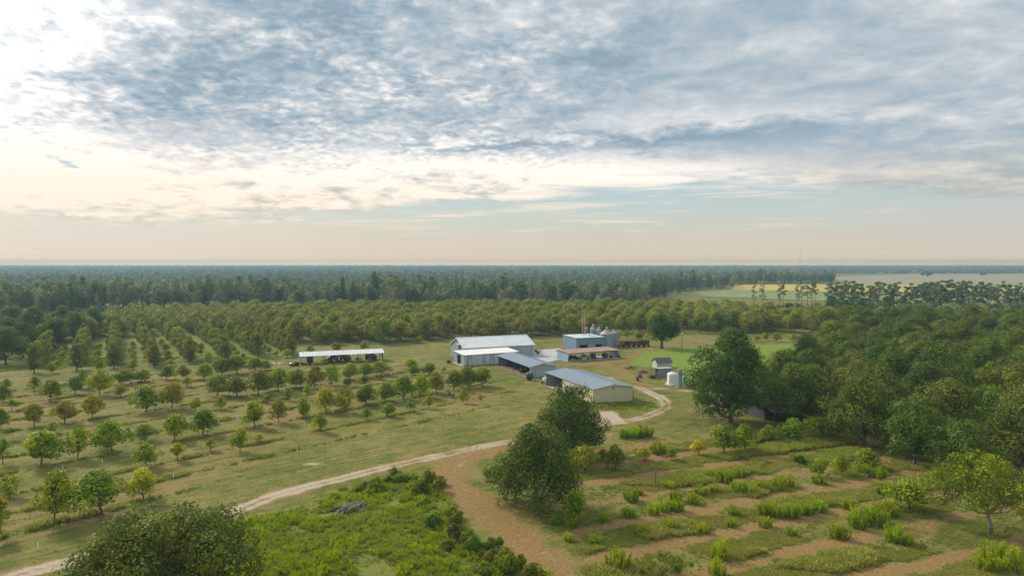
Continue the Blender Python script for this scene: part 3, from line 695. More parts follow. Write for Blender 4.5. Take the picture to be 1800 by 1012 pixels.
# ---- woods beyond the orchard
def pine(seed, H, R_, n, ls, clear=.55):
    rs = np.random.RandomState(seed); mb = MB(); bend = rs.normal(0, .25, 2)
    mb.tube([(0, 0, -.2), (bend[0]*.5, bend[1]*.5, H*.5), (bend[0], bend[1], H*.97)], [.26, .18, .05], 7)
    C = []; N = []; k = 13; T = []
    for i in range(k):
        z = H*(clear+(1-clear)*(i+.5)/k*.97)+rs.normal(0, .4); f = 1-abs((z/H-clear)/(1-clear)-.35)*.85
        a = rs.uniform(0, 6.28); r = R_*f*rs.uniform(.45, 1.0)
        c = np.array([math.cos(a)*r*.75+bend[0], math.sin(a)*r*.75+bend[1], z+r*.15])
        mb.tube([(bend[0], bend[1], z-.5), tuple(c)], [.07, .02], 4)
        m = n//k; d = sphere(rs, m); rad = rs.uniform(.5, 1.0, m)[:, None]*R_*.42
        C.append(c+d*rad*np.array([1, 1, .55])); N.append(d+np.array([0, 0, .6])); T.append(np.full(m, rs.uniform(.2, .8)))
    C = np.vstack(C); N = np.vstack(N)+rs.normal(0, .4, (len(C), 3)); T = np.clip(np.concatenate(T)+rs.normal(0, .15, len(C)), 0, 1)
    return mb.mesh('trunk', PALEBARK, True), leaf_mesh('crown', C, N, ls*rs.uniform(.6, 1.3, len(C)), T, L_PINE, rs)
def snag(seed, H):
    """grey half bare swamp tree"""
    tr, cr = make_tree(seed, H, 2.4, H*.35, 420, .75, L_WOOD, 12, lr=(.25, .45), limbs=11, bark=PALEBARK, trunk_r=.24, sparse=.3); return tr, cr
near_src = [joined(make_tree(300+i, 17.0+2*(i % 3), 5.0+.6*(i % 2), 3.0, 1500, .95, L_WOOD, 20, lr=(.28, .5), limbs=5, bark=PALEBARK, top=.2)) for i in range(5)] \
    + [joined(snag(320+i, 16+i)) for i in range(3)] + [joined(pine(330+i, 20.0, 3.2, 650, .9, .5)) for i in range(3)] \
    + [joined(make_tree(340+i, 18.0, 2.0, 1.0, 900, .85, L_OAK, 16, lr=(.4, .6), limbs=3, top=.6)) for i in range(2)] \
    + [joined(make_tree(345, 7.0, 4.5, .6, 700, .8, L_WOOD, 16, lr=(.3, .5), limbs=3))]
far_src = [joined(make_tree(360+i, 15.0+i, 5.5, 3.0, 260, 2.4, L_WOOD, 14, lr=(.3, .5), limbs=0, top=.2)) for i in range(4)] + [joined(pine(370+i, 18.0, 3.6, 150, 2.2, .45)) for i in range(2)]
def wood_edge(px):
    """distance of the wood's near edge by bearing (px of the survey photograph)"""
    return np.interp(px, [-200, 0, 180, 260, 330, 450, 700, 1000, 1110, 1135, 1170, 1205, 1290, 1300, 1500, 1560, 2100], [372, 372, 418, 455, 455, 440, 455, 455, 438, 450, 620, 760, 850, 985, 1120, 1650, 1900])
rs = np.random.RandomState(17)
def wedge(n, d0, d1, power):
    d = d0*(d1/d0)**(rs.rand(n)**power); px = rs.uniform(-260, 2060, n); y = d; x = (px-900)/1200*y
    return px, x, y
# near band: even density by area
px, x, y = [], [], []
n = 26000; yy = np.sqrt(rs.uniform(370**2, 1500**2, n)); pp = rs.uniform(-200, 2000, n); e = wood_edge(pp)
keep = (yy > e+rs.normal(0, 4, n)) & ~((pp > 1465) & (yy > 850) & (yy < 1700)); keep &= ~((pp > 1290) & (yy < 985))
keep &= rs.rand(n) < np.clip(900/yy, .35, 1)
yy, pp, e = yy[keep], pp[keep], e[keep]; xx = (pp-900)/1200*yy; n = len(yy)
kind = rs.choice(14, n, p=[.12, .12, .12, .12, .12, .08, .08, .06, .03, .03, .03, .015, .015, .06]); dep = yy-e
kind = np.where((dep < 9) & (rs.rand(n) < .45), 13, kind)
S = ((.52+.42*vnoise(xx, yy, 45)+.22*vnoise(xx, yy, 14, 5)+rs.uniform(-.12, .12, n))*np.where(rs.rand(n) < .03, 1.2, 1.0)*np.interp(dep, [0, 60, 120, 200], [1.12, 1.12, .62, .58]))[:, None]*rs.uniform(.9, 1.1, (n, 3))*np.where(kind == 13, rs.uniform(.5, 1.0, n), 1.0)[:, None]
scatter('near_woods', np.stack([xx, yy, np.zeros(n)], 1), np.stack([np.zeros(n), np.zeros(n), rs.uniform(0, 6.28, n)], 1), S, kind, near_src, 'grey-green swamp woods behind the pecan orchard')
n = 24000; pp, xx, yy = wedge(n, 1400, 6300, .8); keep = ~((pp > 1290) & (yy < wood_edge(pp))) & ~((pp > 1465) & (yy < 1950)); pp, xx, yy = pp[keep], xx[keep], yy[keep]; n = len(yy)
g = np.clip(yy/2600, 1, 3.5)[:, None]; S = np.concatenate([g*rs.uniform(.9, 1.4, (n, 1))]*2+[rs.uniform(.52, .76, (n, 1))*(.85+.3*vnoise(xx, yy, 300)[:, None])], 1)
scatter('far_woods', np.stack([xx, yy, np.zeros(n)], 1), np.stack([np.zeros(n), np.zeros(n), rs.uniform(0, 6.28, n)], 1), S, rs.choice(6, n, p=[.2, .2, .2, .2, .1, .1]), far_src, 'forest reaching to the hazy blue horizon')

# ---- pines along the field, one by one
pines = [pine(400+i, 19.0, 3.5, 1500, .60, .40+.06*(i % 3)) for i in range(5)]
slimp = [pine(420+i, 19.0, 2.6, 700, .50, .50+.06*(i % 3)) for i in range(3)]
PB = 556.0    # row of their feet
def pine_row(lst, label, group):
    for px, top, dy in lst:
        y = at(900, PB)[1]+dy; x = (px-900)/1200*y*1.0; w = (506-top)/1200; H = CAM_H+y*(-SP+w*CP)/(CP+w*SP)
        plant('pine_tree', rnd.choice(slimp if 'slim' in label else pines), (x, y), (max(.7, H/19), max(.7, H/19), H/19), label % dict(), 'tree', group)
for i, (px, top) in enumerate(((1325, 500), (1340, 497), (1371, 496), (1377, 497), (1402, 498))):
    pine_row([(px, top, rnd.uniform(0, 10))], 'slim pine against the yellow field, %s from the big open gap' % nth(i), 'slim pines by the yellow field')
for i, (px, top) in enumerate(((1411, 492), (1420, 491), (1428, 491), (1433, 495))):
    pine_row([(px, top, rnd.uniform(0, 10))], 'slim pine in the cluster of four, %s in line along the yellow field' % nth(i), 'slim pines by the yellow field')
for px in list(range(1458, 1640, 6))+list(range(1620, 1830, 5)):
    top = np.interp(px, [1458, 1500, 1540, 1600, 1660, 1700, 1760, 1830], [491, 493, 494, 498, 494, 494, 496, 500])+rnd.uniform(-2, 9)
    if 1512 < px < 1534 and rnd.random() < .5 or 1580 < px < 1596: continue
    pine_row([(px+rnd.uniform(-3, 3), top, rnd.uniform(-6, 45))], 'pine in the dark pine belt along the tan field', 'pine belt along the field')
pts = []
for i in range(330):
    px = rnd.uniform(1180, 1860); y = at(900, PB)[1]+rnd.uniform(-30, 45)
    if px < 1450 and rnd.random() < .45: continue
    pts.append(((px-900)/1200*y, y, 0))
n = len(pts); scatter('field_undergrowth', pts, [(0, 0, rnd.uniform(0, 6.28)) for _ in pts], [(rnd.uniform(.45, 1.0)*(1 if p[0]/p[1] < .46 else 1.5),)*3 for p in pts], [rnd.choice((0, 0, 0, 0, 1)) for _ in pts], [near_src[13], joined(make_tree(346, 9.0, 3.5, 1.0, 900, .8, L_OAK, 18, lr=(.3, .5), limbs=3))], 'dark undergrowth at the foot of the pines')
for (px, py, w, h, lb) in ((1630, 486, 20, 9, 'wide dark tree clump alone in the tan field'), (1729, 484.5, 13, 8, 'small dark tree alone in the tan field near the right edge')):
    x, y = at(px, py); s = y*w/1200
    v = make_tree(410+px, s*.5, s*.55, .8, 900, s*.09, L_OAK, 18); plant('field_tree', v, (x, y), 1.0, lb, 'tree')
for i, (px, py, w) in enumerate(((1262, 508, 10), (1246, 507, 14), (1230, 508, 12), (1200, 511, 12), (1185, 509, 14), (1213, 506, 13))):
    x, y = at(px, py); s = y*w/1200; v = make_tree(470+i, s*.75, s*.55, .6, 700, s*.1, L_OAK, 16)
    plant('field_tree', v, (x, y), 1.0, 'low dark tree at the end of the green field, %s towards the woods' % nth(i), 'tree', 'trees at the end of the green field')

# ------------------------------------------------------------------ young orchard on the left
young = [make_tree(500+i, 4.5, 2.15, .7, 2200, .33, L_YOUNG, 9+i, lr=(.30, .56), limbs=7, trunk_r=.085, hang=.45, top=.3+.1*(i % 4), sparse=.10+.03*(i % 4), lean=((i % 3-1)*.22, (i % 2)*.2)) for i in range(11)]
slim = [make_tree(520+i, 3.4, 1.05, .75, 650, .30, L_YOUNG, 10, lr=(.36, .58), limbs=4, trunk_r=.05, top=.5) for i in range(4)]
OLV, GRN, YEL, DRK, PAL, BRN = (.86, .84, .8), (.84, 1.0, .7), (1.2, 1.14, .45), (.60, .74, .6), (.95, 1.05, 1.1), (.90, .80, .75)
YT = [ # foot (px, row), crown top row, crown width px, colour
(60,685,659,20,YEL),(89,705,666,36,OLV),(132,692,660,30,DRK),(144,683,648,20,GRN),(175,694,648,34,OLV),(212,676,648,37,DRK),(249,671,648,34,BRN),(212,698,673,21,GRN),(258,723,675,50,DRK),
(5,705,676,24,OLV),(11,685,664,18,GRN),(21,721,700,18,GRN),(60,748,707,34,OLV),(114,744,703,43,BRN),(162,735,691,37,OLV),(2,753,716,24,OLV),(92,762,740,21,YEL),(73,817,757,60,GRN),(137,805,747,40,GRN),(197,795,735,50,GRN),
(176,788,745,28,OLV),(255,775,744,33,PAL),(307,773,725,40,YEL),(357,763,717,46,DRK),(302,717,670,37,BRN),(328,680,660,20,PAL),(323,667,640,27,OLV),(293,667,642,24,DRK),(357,667,638,31,OLV),
(390,660,628,33,DRK),(417,657,623,41,DRK),(448,653,627,32,DRK),(466,650,633,25,DRK),(382,695,657,47,DRK),(417,697,660,40,OLV),(454,694,650,44,OLV),(489,688,645,38,DRK),(520,682,647,34,OLV),(553,681,640,38,OLV),(583,676,640,34,GRN),(615,668,637,33,GRN),(640,664,636,30,GRN),(670,659,633,34,DRK),
(722,648,630,21,GRN),(728,659,643,22,DRK),(755,659,637,25,DRK),(780,654,643,13,PAL),(607,724,679,32,OLV),(642,713,675,37,DRK),(676,706,670,33,OLV),(708,702,659,36,DRK),(738,699,658,30,GRN),(767,692,654,30,OLV),(797,686,650,31,DRK),(823,682,644,37,DRK),(848,679,644,36,OLV),
(644,738,715,20,GRN),(681,732,706,23,GRN),(720,724,703,17,GRN),(754,718,694,15,YEL),(814,708,683,20,GRN),(844,709,689,8,YEL),(790,699,687,7,DRK),(796,699,690,7,GRN),(611,679,663,18,DRK),(641,674,659,17,DRK),(670,667,656,15,DRK),
(344,723,698,20,GRN),(388,719,695,21,YEL),(448,750,703,39,GRN),(490,743,700,31,OLV),(532,736,698,22,PAL),(572,723,680,38,YEL),(506,704,680,18,GRN),(539,702,677,15,GRN),(564,759,723,24,GRN),(422,794,750,29,GRN),(370,792,769,20,YEL),(457,776,760,18,YEL),(312,808,776,26,YEL),(257,822,777,40,GRN),(470,709,693,16,DRK),
(95,918,825,74,GRN),(178,903,822,86,GRN),(252,878,822,50,YEL),(17,873,833,38,PAL),(5,815,770,26,GRN),(2,943,867,36,OLV),(100,835,823,22,YEL)]
rows = {}
for p in YT:
    x, y = at(p[0], p[1]); r = x*math.cos(ROWL)-y*math.sin(ROWL); k = int(np.argmin([abs(r-q) for q in ROWS_L])); rows.setdefault(k, []).append((x*math.sin(ROWL)+y*math.cos(ROWL), p))
CN = {OLV: 'olive', GRN: 'fresh green', YEL: 'yellowish', DRK: 'dark green', PAL: 'pale green', BRN: 'brownish'}
for k, lst in rows.items():
    lst.sort()
    for i, (_, p) in enumerate(lst):
        px, pb, pt, pw, colr = p; H = tall(pb, pt); W = span(pb, pw); small = W < 2.6
        v = rnd.choice(slim if small else young); h0, w0 = (3.4, 2.2) if small else (4.5, 4.4)
        c = tuple(q*rnd.uniform(.93, 1.07) for q in colr)
        plant('young_pecan_tree', v, at(px, pb), (max(.5, W/w0*1.22*rnd.uniform(.9, 1.12)), max(.5, W/w0*1.22*rnd.uniform(.85, 1.1)), H/h0*1.03), '%s young pecan tree, %s along the %s planted row from the lane' % (CN[colr], nth(i), nth(k)), 'tree', 'young pecan trees in the mown orchard', color=c)
# pale saplings between the avenue rows
sap = 0
for k, f in enumerate(fronts[:-1]):
    a = at(*f); b = at(*fronts[k+1]); mx, my = (a[0]+b[0])/2, (a[1]+b[1])/2
    for j in range(7):
        x = mx+ad[0]*(j*10-3)+rnd.uniform(-.8, .8); y = my+ad[1]*(j*10-3)+rnd.uniform(-.8, .8); s = rnd.uniform(.45, .8); sap += 1
        plant('young_pecan_tree', rnd.choice(young), (x, y), (s, s, s), 'pale sapling, %s from the clearing in the aisle after the %s avenue row' % (nth(j), AV_WORD[k]), 'tree', 'saplings in the avenue aisles', color=(1.0, 1.0, .9))
for i, (px, py, h, w) in enumerate(((505,628,16,22),(545,622,17,18),(590,618,18,22),(640,616,18,22),(735,603,14,16),(1102,594,16,14),(1085,598,12,12),(1122,597,14,22),(1140,596,12,16),(1345,598,14,16),(1365,600,16,18),(1395,600,14,16),(1330,600,12,14),(1310,600,12,16),(1420,600,14,18))):
    lb = 'light green sapling along the orchard edge, %s behind the long open shed' % nth(i) if i < 4 else ('lone light sapling behind the big gable barn' if i == 4 else ('light green sapling behind the silos and wagons, %s in line' % nth(i-5) if i < 9 else 'light sapling at the far edge of the lawn, %s in line' % nth(i-9)))
    plant('young_pecan_tree', rnd.choice(young), at(px, py), (span(py, w)/4.4, span(py, w)/4.4, span(py, h)/4.5), lb, 'tree', 'saplings along the orchard edge', color=rnd.choice(((1.05, 1.0, .7), (.9, 1.0, .8), (.8, .95, .8))))
# white trunk guards
gm = paint('white_plastic', (.78, .78, .75), .5)
mb = MB(); mb.lathe([(.055, 0), (.06, .02), (.055, .75), (.05, .77)], 10); guard = mb.mesh('trunk_guard', gm)
GRD = [(305,917),(37,833),(67,965),(180,813),(110,825),(305,841),(350,783),(369,803),(399,773),(523,796),(567,788),(535,748),(617,733),(656,765),(697,757),(733,748),(790,703),(835,726),(803,735),(384,745),(547,715),(385,746),(556,691),(430,688),(350,678),(49,738),(28,768),(195,740),(285,708),(160,683),(419,738),(655,728),(754,727),(740,712),(844,708)]
for i, (px, py) in enumerate(GRD):
    x, y = at(px, py); r = x*math.cos(ROWL)-y*math.sin(ROWL); k = int(np.argmin([abs(r-q) for q in ROWS_L]))
    o = link('trunk_guard', guard, None, (x, y, 0)); o.rotation_euler = (rnd.uniform(-.06, .06), rnd.uniform(-.06, .06), 0); o.scale = (1, 1, rnd.uniform(.8, 1.2))
    tag(o, 'white trunk guard standing on the %s planted row from the lane' % nth(k), 'trunk guard', 'white trunk guards in the orchard')

# ---- small trees and weeds of the open rows
bush = [make_tree(540+i, 2.0, 1.15, .12, 2000, .19, L_SHRUB, 13, lr=(.34, .55), limbs=3, trunk_r=.04, top=.4) for i in range(4)]
ST = [(1028,827,784,46,'bright green young tree beside the dark tree by the dirt road',(1.0,1.0,.9)),(1083,827,782,31,'dark young tree with thin trunk at the first open row',DRK),(1060,811,788,20,'small dark sapling between two young trees of the first row',DRK),(1134,809,785,26,'thin yellow sapling in the first open row',YEL),(1181,809,789,18,'small dark sapling, alone in the middle of the first open row',DRK),
(1228,800,771,23,'yellowish sapling beside the pair of round green trees',YEL),(1272,798,746,46,'round green young tree, larger of the pair below the tallest tree',(.62,.85,.55)),(1310,793,743,38,'round green young tree, smaller of the pair below the tallest tree',(.68,.88,.6)),(1353,778,747,30,'pale thin sapling in front of the lean-to',PAL),(1395,778,736,42,'bright young tree in front of the grove, nearer to the lean-to',(.75,1.0,.55)),(1436,771,733,44,'bright young tree in front of the grove, farther from the lean-to',(.75,.98,.6)),
(1440,838,806,26,'thin leafy sapling in the third open row',PAL),(1480,836,797,26,'thin pale sapling with white stem in the third open row',PAL),(1523,823,787,34,'leafy sapling at the foot of the grove',(.85,1,.9)),(1600,895,844,62,'sparse low tree beside the loose pale tree',(.7,.85,.8)),(1012,918,860,38,'dense upright small tree right of the dark tree by the dirt road',(.62,.82,.5))]
for (px, pb, pt, pw, lb, c) in ST:
    H = tall(pb, pt); W = span(pb, pw); v = young[len(lb) % 11] if W > 1.9 else slim[len(lb) % 4]; h0, w0 = (4.5, 4.4) if W > 1.9 else (3.4, 2.2)
    plant('young_tree', v, at(px, pb), (W/w0*1.32, W/w0*1.32, H/h0*1.05), lb, 'tree', color=c)
BS = [(866,845,38,'leafy green shrub touching the dark tree by the dirt road',GRN),(985,838,34,'grey-green low shrub behind the dark tree by the dirt road',PAL),(1405,815,22,'small dark bush alone in the second open row',DRK),(1170,1010,95,'wide sparse grey-green shrub at the bottom edge in the open rows',(.75,.72,1.0)),(930,757,20,'small dark shrub by the lane in front of the round tree',DRK),(905,795,16,'low green shrub on the bend of the dirt road',GRN)]
wide = make_tree(549, 2.6, 3.2, .15, 5200, .20, L_SHRUB, 30, lr=(.2, .36), limbs=6, trunk_r=.05, sparse=.32)
for (px, pb, pw, lb, c) in BS:
    W = span(pb, pw)
    if W > 4: plant('shrub', wide, at(px, pb), W/6.4, lb, 'shrub', color=c); continue
    plant('shrub', rnd.choice(bush), at(px, pb), (W/2.3, W/2.3, W/2.6), lb, 'shrub', color=c)

def make_weed(seed, H, Rr, n, mat=None):
    """clump of feathery upright stems"""
    rs = np.random.RandomState(seed); k = 26; C = []; N = []; S = []; T = []
    for i in range(k):
        a = rs.uniform(0, 6.28); r = Rr*math.sqrt(rs.rand()); h = H*rs.uniform(.6, 1.0)*(1-.35*(r/Rr)**2); lean = rs.normal(0, .10, 2)+np.array([math.cos(a), math.sin(a)])*.22*r/Rr
        m = n//k; z = rs.uniform(.08, 1, m)*h
        C.append(np.stack([math.cos(a)*r+lean[0]*z+rs.normal(0, .06, m), math.sin(a)*r+lean[1]*z+rs.normal(0, .06, m), z], 1))
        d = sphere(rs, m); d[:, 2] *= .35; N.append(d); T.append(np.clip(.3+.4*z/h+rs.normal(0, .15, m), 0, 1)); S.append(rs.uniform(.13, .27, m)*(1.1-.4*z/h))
    C = np.vstack(C); N = np.vstack(N); N /= np.linalg.norm(N, axis=1, keepdims=True); n = len(C); s = np.concatenate(S)[:, None]
    T_ = np.array([0, 0, 1])+rs.normal(0, .28, (n, 3)); T_ -= (T_*N).sum(1, keepdims=True)*N; T_ /= np.linalg.norm(T_, axis=1, keepdims=True); B = np.cross(N, T_)
    V = np.stack([C-T_*s*.5, C+B*s*.15, C+T_*s*.6, C-B*s*.15], 1).reshape(-1, 3)
    me = bpy.data.meshes.new('weed_clump'); me.from_pydata(V.tolist(), [], np.arange(4*n).reshape(-1, 4).tolist()); me.update()
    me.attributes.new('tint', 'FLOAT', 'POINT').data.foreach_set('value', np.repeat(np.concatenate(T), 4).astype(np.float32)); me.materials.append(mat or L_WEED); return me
weeds = [make_weed(600+i, 1.6, .72, 2400) for i in range(5)]
WC = [(1114,768,30),(1132,767,30),(1098,770,20),(1156,797,28),(1245,838,22),(1274,847,30),(1110,880,28),(1124,868,18),(1187,879,22),(1105,908,26),(1148,903,26),(1172,898,26),(1190,897,26),(1219,884,26),(1300,865,26),(1320,867,26),(1340,860,26),(1365,858,28),(1383,854,26),(1232,868,24),(1255,865,20),(1345,905,30),(1367,906,32),(1392,908,34),(1415,903,34),(1440,898,30),(1345,925,24),(1285,925,18),(1510,925,40),(1540,920,42),(1560,905,34),(1475,945,34),(1570,950,36),(1590,955,32),(1545,840,26),(1516,834,24),(1440,850,24),(1265,980,36),(1086,1000,46),(1260,1010,34),(1750,985,50),(1785,1000,60),(1735,1000,44),(1390,940,22),(1235,935,24),(1180,930,24),(1060,915,22),(975,920,24),(1003,925,22),(1044,955,24),(1130,940,26),(1555,870,26),(1300,838,22),(1180,858,18),(1210,850,18),(1290,905,22),(1490,895,24),(1000,950,20)]
for i, (px, py, w) in enumerate(WC):
    x, y = at(px, py); W = span(py, w); q = x*math.cos(ROWR)-y*math.sin(ROWR); row = int(round((-48.8-q)/7.35))
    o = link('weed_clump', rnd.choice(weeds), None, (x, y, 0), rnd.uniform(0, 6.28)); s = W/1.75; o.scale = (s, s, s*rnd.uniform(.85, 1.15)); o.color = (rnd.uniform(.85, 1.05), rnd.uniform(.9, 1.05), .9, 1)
    tag(o, 'bright feathery weed clump in the open rows beside the grove, %s band from the camera' % nth(max(0, row)), 'weed clump', 'weed clumps in the open rows')
# hedge of shrubs along the dirt road
hedge = []
HL = curve(A_((600,868),(640,862),(690,850),(735,842),(742,865),(768,895),(800,930),(830,960),(862,985),(900,1005),(935,1020)), 8)
for i in range(64):
    p = HL[int(rnd.random()*(len(HL)-1))]; hedge.append((p[0]+rnd.gauss(-.3, 1.3), p[1]+rnd.gauss(0, 1.2)))
hedge.sort(key=lambda p: -p[1])
for i, p in enumerate(hedge):
    s = rnd.uniform(.35, 1.05); dead = rnd.random() < .15
    plant('shrub', rnd.choice(bush), p, (s, s, s*rnd.uniform(.55, 1.25)), 'tangled shrub in the hedge between lush weeds and brown dirt road', 'shrub', 'shrubs in the hedge along the dirt road', color=(.85, .62, 1.2) if dead else (rnd.uniform(.7, 1.15), rnd.uniform(.85, 1.1), .8))

# ---- grass and low weeds
def tuft(seed, n, H, Rr):
    rs = np.random.RandomState(seed); V = []; T = []
    for i in range(n):
        a = rs.uniform(0, 6.28); r = Rr*math.sqrt(rs.rand()); b = np.array([math.cos(a)*r, math.sin(a)*r, 0]); h = H*rs.uniform(.5, 1); d = rs.normal(0, .35, 2)*h; w = rs.uniform(.03, .06)*(1+H)
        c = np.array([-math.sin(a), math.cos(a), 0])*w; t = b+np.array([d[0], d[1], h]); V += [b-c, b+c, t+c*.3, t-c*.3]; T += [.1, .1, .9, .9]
    me = bpy.data.meshes.new('tuft'); me.from_pydata([tuple(v) for v in V], [], np.arange(4*n).reshape(-1, 4).tolist()); me.update()
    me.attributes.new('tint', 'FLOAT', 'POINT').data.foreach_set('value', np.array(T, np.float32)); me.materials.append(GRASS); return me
tufts = [tuft(700+i, 26, .34, .42) for i in range(3)]+[tuft(710+i, 34, .75, .45) for i in range(3)]
rs = np.random.RandomState(23)
n = 230000; yy = np.sqrt(rs.uniform(64**2, 230**2, n)); xx = rs.uniform(-.80, .80, n)*yy; cv = cover(xx, yy)
n0 = 60000; y1 = np.sqrt(rs.uniform(66**2, 125**2, n0)); x1 = rs.uniform(.05, .80, n0)*y1; q1 = inside(x1, y1, FIELD_R); x1, y1 = x1[q1], y1[q1]
xx = np.concatenate([xx, x1]); yy = np.concatenate([yy, y1]); n = len(xx); cv = cover(xx, yy)
bare = np.maximum.reduce([cv['dirt'], cv['sand']*1.2, cv['gravel']*1.3]); keep = rs.rand(n) < np.clip(1.0-bare*1.1, .03, 1)*np.clip(120/yy, .2, 1)*np.where((cv['weed'] > .35) | (cv['lush'] > .4), 1.0, .16)
xx, yy = xx[keep], yy[keep]; cv = {k: v[keep] for k, v in cv.items()}; n = len(xx)
dry = np.clip(.25+.5*vnoise(xx, yy, 6)+.35*(vnoise(xx, yy, 1.7, 9)-.5)+rs.normal(0, .12, n), 0, 1)[:, None]
cg = np.array([.21, .23, .042])*(1-dry)+np.array([.40, .32, .115])*dry
wd = cv['weed'][:, None]; cg = cg*(1-.75*wd)+(np.array([.27, .36, .036])*(1-.5*dry)+np.array([.56, .46, .15])*.5*dry)*.75*wd
lu = np.clip(cv['lush'], 0, 1)[:, None]; cg = cg*(1-lu)+(np.array([.23, .31, .022])*(1-.45*dry)+np.array([.40, .34, .10])*.45*dry)*lu
la = cv['lawn'][:, None]; cg = cg*(1-la)+np.array([.15, .205, .028])*la
fr = inside(xx, yy, FIELD_R)*1.0; size = rs.uniform(.5, 1.1, n)*(.45+.55*fr*cv['weed']+.55*cv['weed']*vnoise(xx, yy, 3.3, 4)*1.6+.75*cv['lush']*vnoise(xx, yy, 4.5, 8))*(1-.6*cv['lawn'])*(1-.35*(1-cv['weed'])*(1-cv['lush']))
lushin = (cv['lush'] > .5) | (cv['weed'] > .5); idx = np.where(lushin & (rs.rand(n) < .6), rs.randint(3, 6, n), rs.randint(0, 3, n))
S = np.stack([size*1.25, size*1.25, size], 1)
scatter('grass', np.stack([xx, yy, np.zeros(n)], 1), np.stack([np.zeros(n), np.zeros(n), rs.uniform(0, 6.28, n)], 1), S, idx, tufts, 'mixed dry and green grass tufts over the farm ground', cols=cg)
# tall feathery weeds of the lush corner and along the rows
n = 26000; yy = np.sqrt(rs.uniform(66**2, 200**2, n)); xx = rs.uniform(-.80, .80, n)*yy; cv = cover(xx, yy); g = vnoise(xx, yy, 5.5, 2, 6)*.6+vnoise(xx, yy, 2.0, 1, 3)*.4
hd = polydist(xx, yy, HL[::4]); p = np.where(hd < 2.2, .55, 0)+np.where(cv['lush'] > .4, np.clip((g-.33)*5, 0, 1), 0)*(yy < 105)+np.where(cv['weed'] > .55, np.clip((g-.62)*4, 0, .10), 0)
keep = rs.rand(n) < p; xx, yy = xx[keep], yy[keep]; n = len(xx); sz = rs.uniform(.4, 1.05, n)*np.where(yy < 105, 1.0, .55)
low = [make_weed(620+i, 1.1, .7, 700) for i in range(4)]
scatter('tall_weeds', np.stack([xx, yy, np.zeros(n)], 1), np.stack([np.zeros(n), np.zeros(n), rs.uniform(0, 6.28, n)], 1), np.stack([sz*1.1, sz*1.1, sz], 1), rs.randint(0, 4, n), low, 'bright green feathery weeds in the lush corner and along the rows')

# ------------------------------------------------------------------ farm buildings
AZ = 68.0; BRZ = R(90-AZ)
ROOF_W = paint('pale_metal_roof', (.60, .62, .63), .45, .2, .5, (.44, .45, .45), rust=.05, scale=.35)
ROOF_B = paint('grey_blue_metal_roof', (.26, .31, .36), .45, .2, .35, (.20, .25, .30), scale=.3)
ROOF_R = paint('rusty_roof', (.46, .36, .30), .7, .1, .5, (.30, .20, .15), rust=.85, scale=.5)
ROOF_P = paint('chalky_roof', (.70, .68, .65), .6, .1, .4, (.55, .48, .42), rust=.22, scale=.45)
WALL_BEI = paint('beige_sheet', (.68, .61, .40), .5, 0, .25, (.56, .50, .32), streak=True)
WALL_GRY = paint('grey_sheet', (.42, .47, .50), .45, .2, .6, (.29, .33, .35), streak=True)
WALL_BLU = paint('blue_sheet', (.20, .31, .40), .5, .1, .4, (.26, .36, .43), streak=True)
WALL_WTH = paint('weathered_sheet', (.62, .64, .67), .6, .1, 1.0, (.24, .27, .32), rust=.12, streak=True, scale=.8)
STEEL = paint('dark_steel', (.10, .085, .075), .6, .2, .4); RUST = paint('rust_iron', (.26, .12, .075), .85, .1, .6, (.15, .08, .06), scale=2)
TRIM = paint('white_trim', (.74, .74, .72), .5); WOOD = earth('old_wood', (.16, .12, .085), (.26, .20, .15), 4); CONC = earth('concrete', (.42, .40, .36), (.52, .49, .44), 2)
DARK = paint('dark_rubber', (.03, .03, .03), .8); GLASS = paint('dark_glass', (.035, .045, .05), .12, 0, .1)
def gable_top(W, eave, ridge, z0=0.0):
    f = lambda u: 1.0-abs(u-W/2)/(W/2)*(ridge-eave)/(ridge-z0)
    f.breaks = (W/2,); return f
def gable_end(W, eave, ridge, y, n, mat, root, x0=0.0, name='end_wall'):
    tp = gable_top(W, eave, ridge); return MB().sheet((x0, y, 0), (W, 0, 0), (0, 0, ridge), n, .9, .04, .05, tp).build(name, mat, root)
def gable_roof(root, W, Lg, eave, ridge, mat, panels=2, over=.35, trim=TRIM):
    """two slopes of ribbed sheets laid in panels, ridge cap and rake trim; ridge along local y"""
    sl = (ridge-eave)/(W/2); e = eave-over*sl
    for sx, x in ((1, -over), (-1, W+over)):
        run = Vector((sx*(W/2+over), 0, ridge-e)); nr = Vector((-sx*(ridge-e), 0, W/2+over)).normalized()
        for i in range(panels):
            y0 = -over+(Lg+2*over)*i/panels+.015; y1 = -over+(Lg+2*over)*(i+1)/panels-.015
            MB().sheet((x, y0, e+.06+.012*(i % 2)), (0, y1-y0, 0), run, nr, .9, .035, .03).build('roof_panel', mat, root)
    MB().prism([(W/2-.3, ridge+.08-.3*sl), (W/2, ridge+.10), (W/2+.3, ridge+.08-.3*sl), (W/2+.3, ridge+.13-.3*sl), (W/2, ridge+.17), (W/2-.3, ridge+.13-.3*sl)], -over, Lg+over).build('ridge_cap', mat, root)
    for y in (-over-.03, Lg+over+.03):
        mb = MB(); mb.bar((-over, y, e), (W/2, y, ridge), .04, .22); mb.bar((W/2, y, ridge), (W+over, y, e), .04, .22); mb.build('rake_trim', trim, root)
def side_sheet(root, x, y0, y1, z, mat, n, name='side_wall', z0=0.0): return MB().sheet((x, y0, z0), (0, y1-y0, 0), (0, 0, z-z0), n, .9, .04, .05).build(name, mat, root)
def post(root, x, y, z, w=.18, mat=None): return MB().box(x-w/2, x+w/2, y-w/2, y+w/2, 0, z).build('post', mat or STEEL, root)
def slab(root, x0, x1, y0, y1, mat=None, z=.06): return MB().box(x0, x1, y0, y1, -.05, z).build('floor_slab', mat or CONC, root)

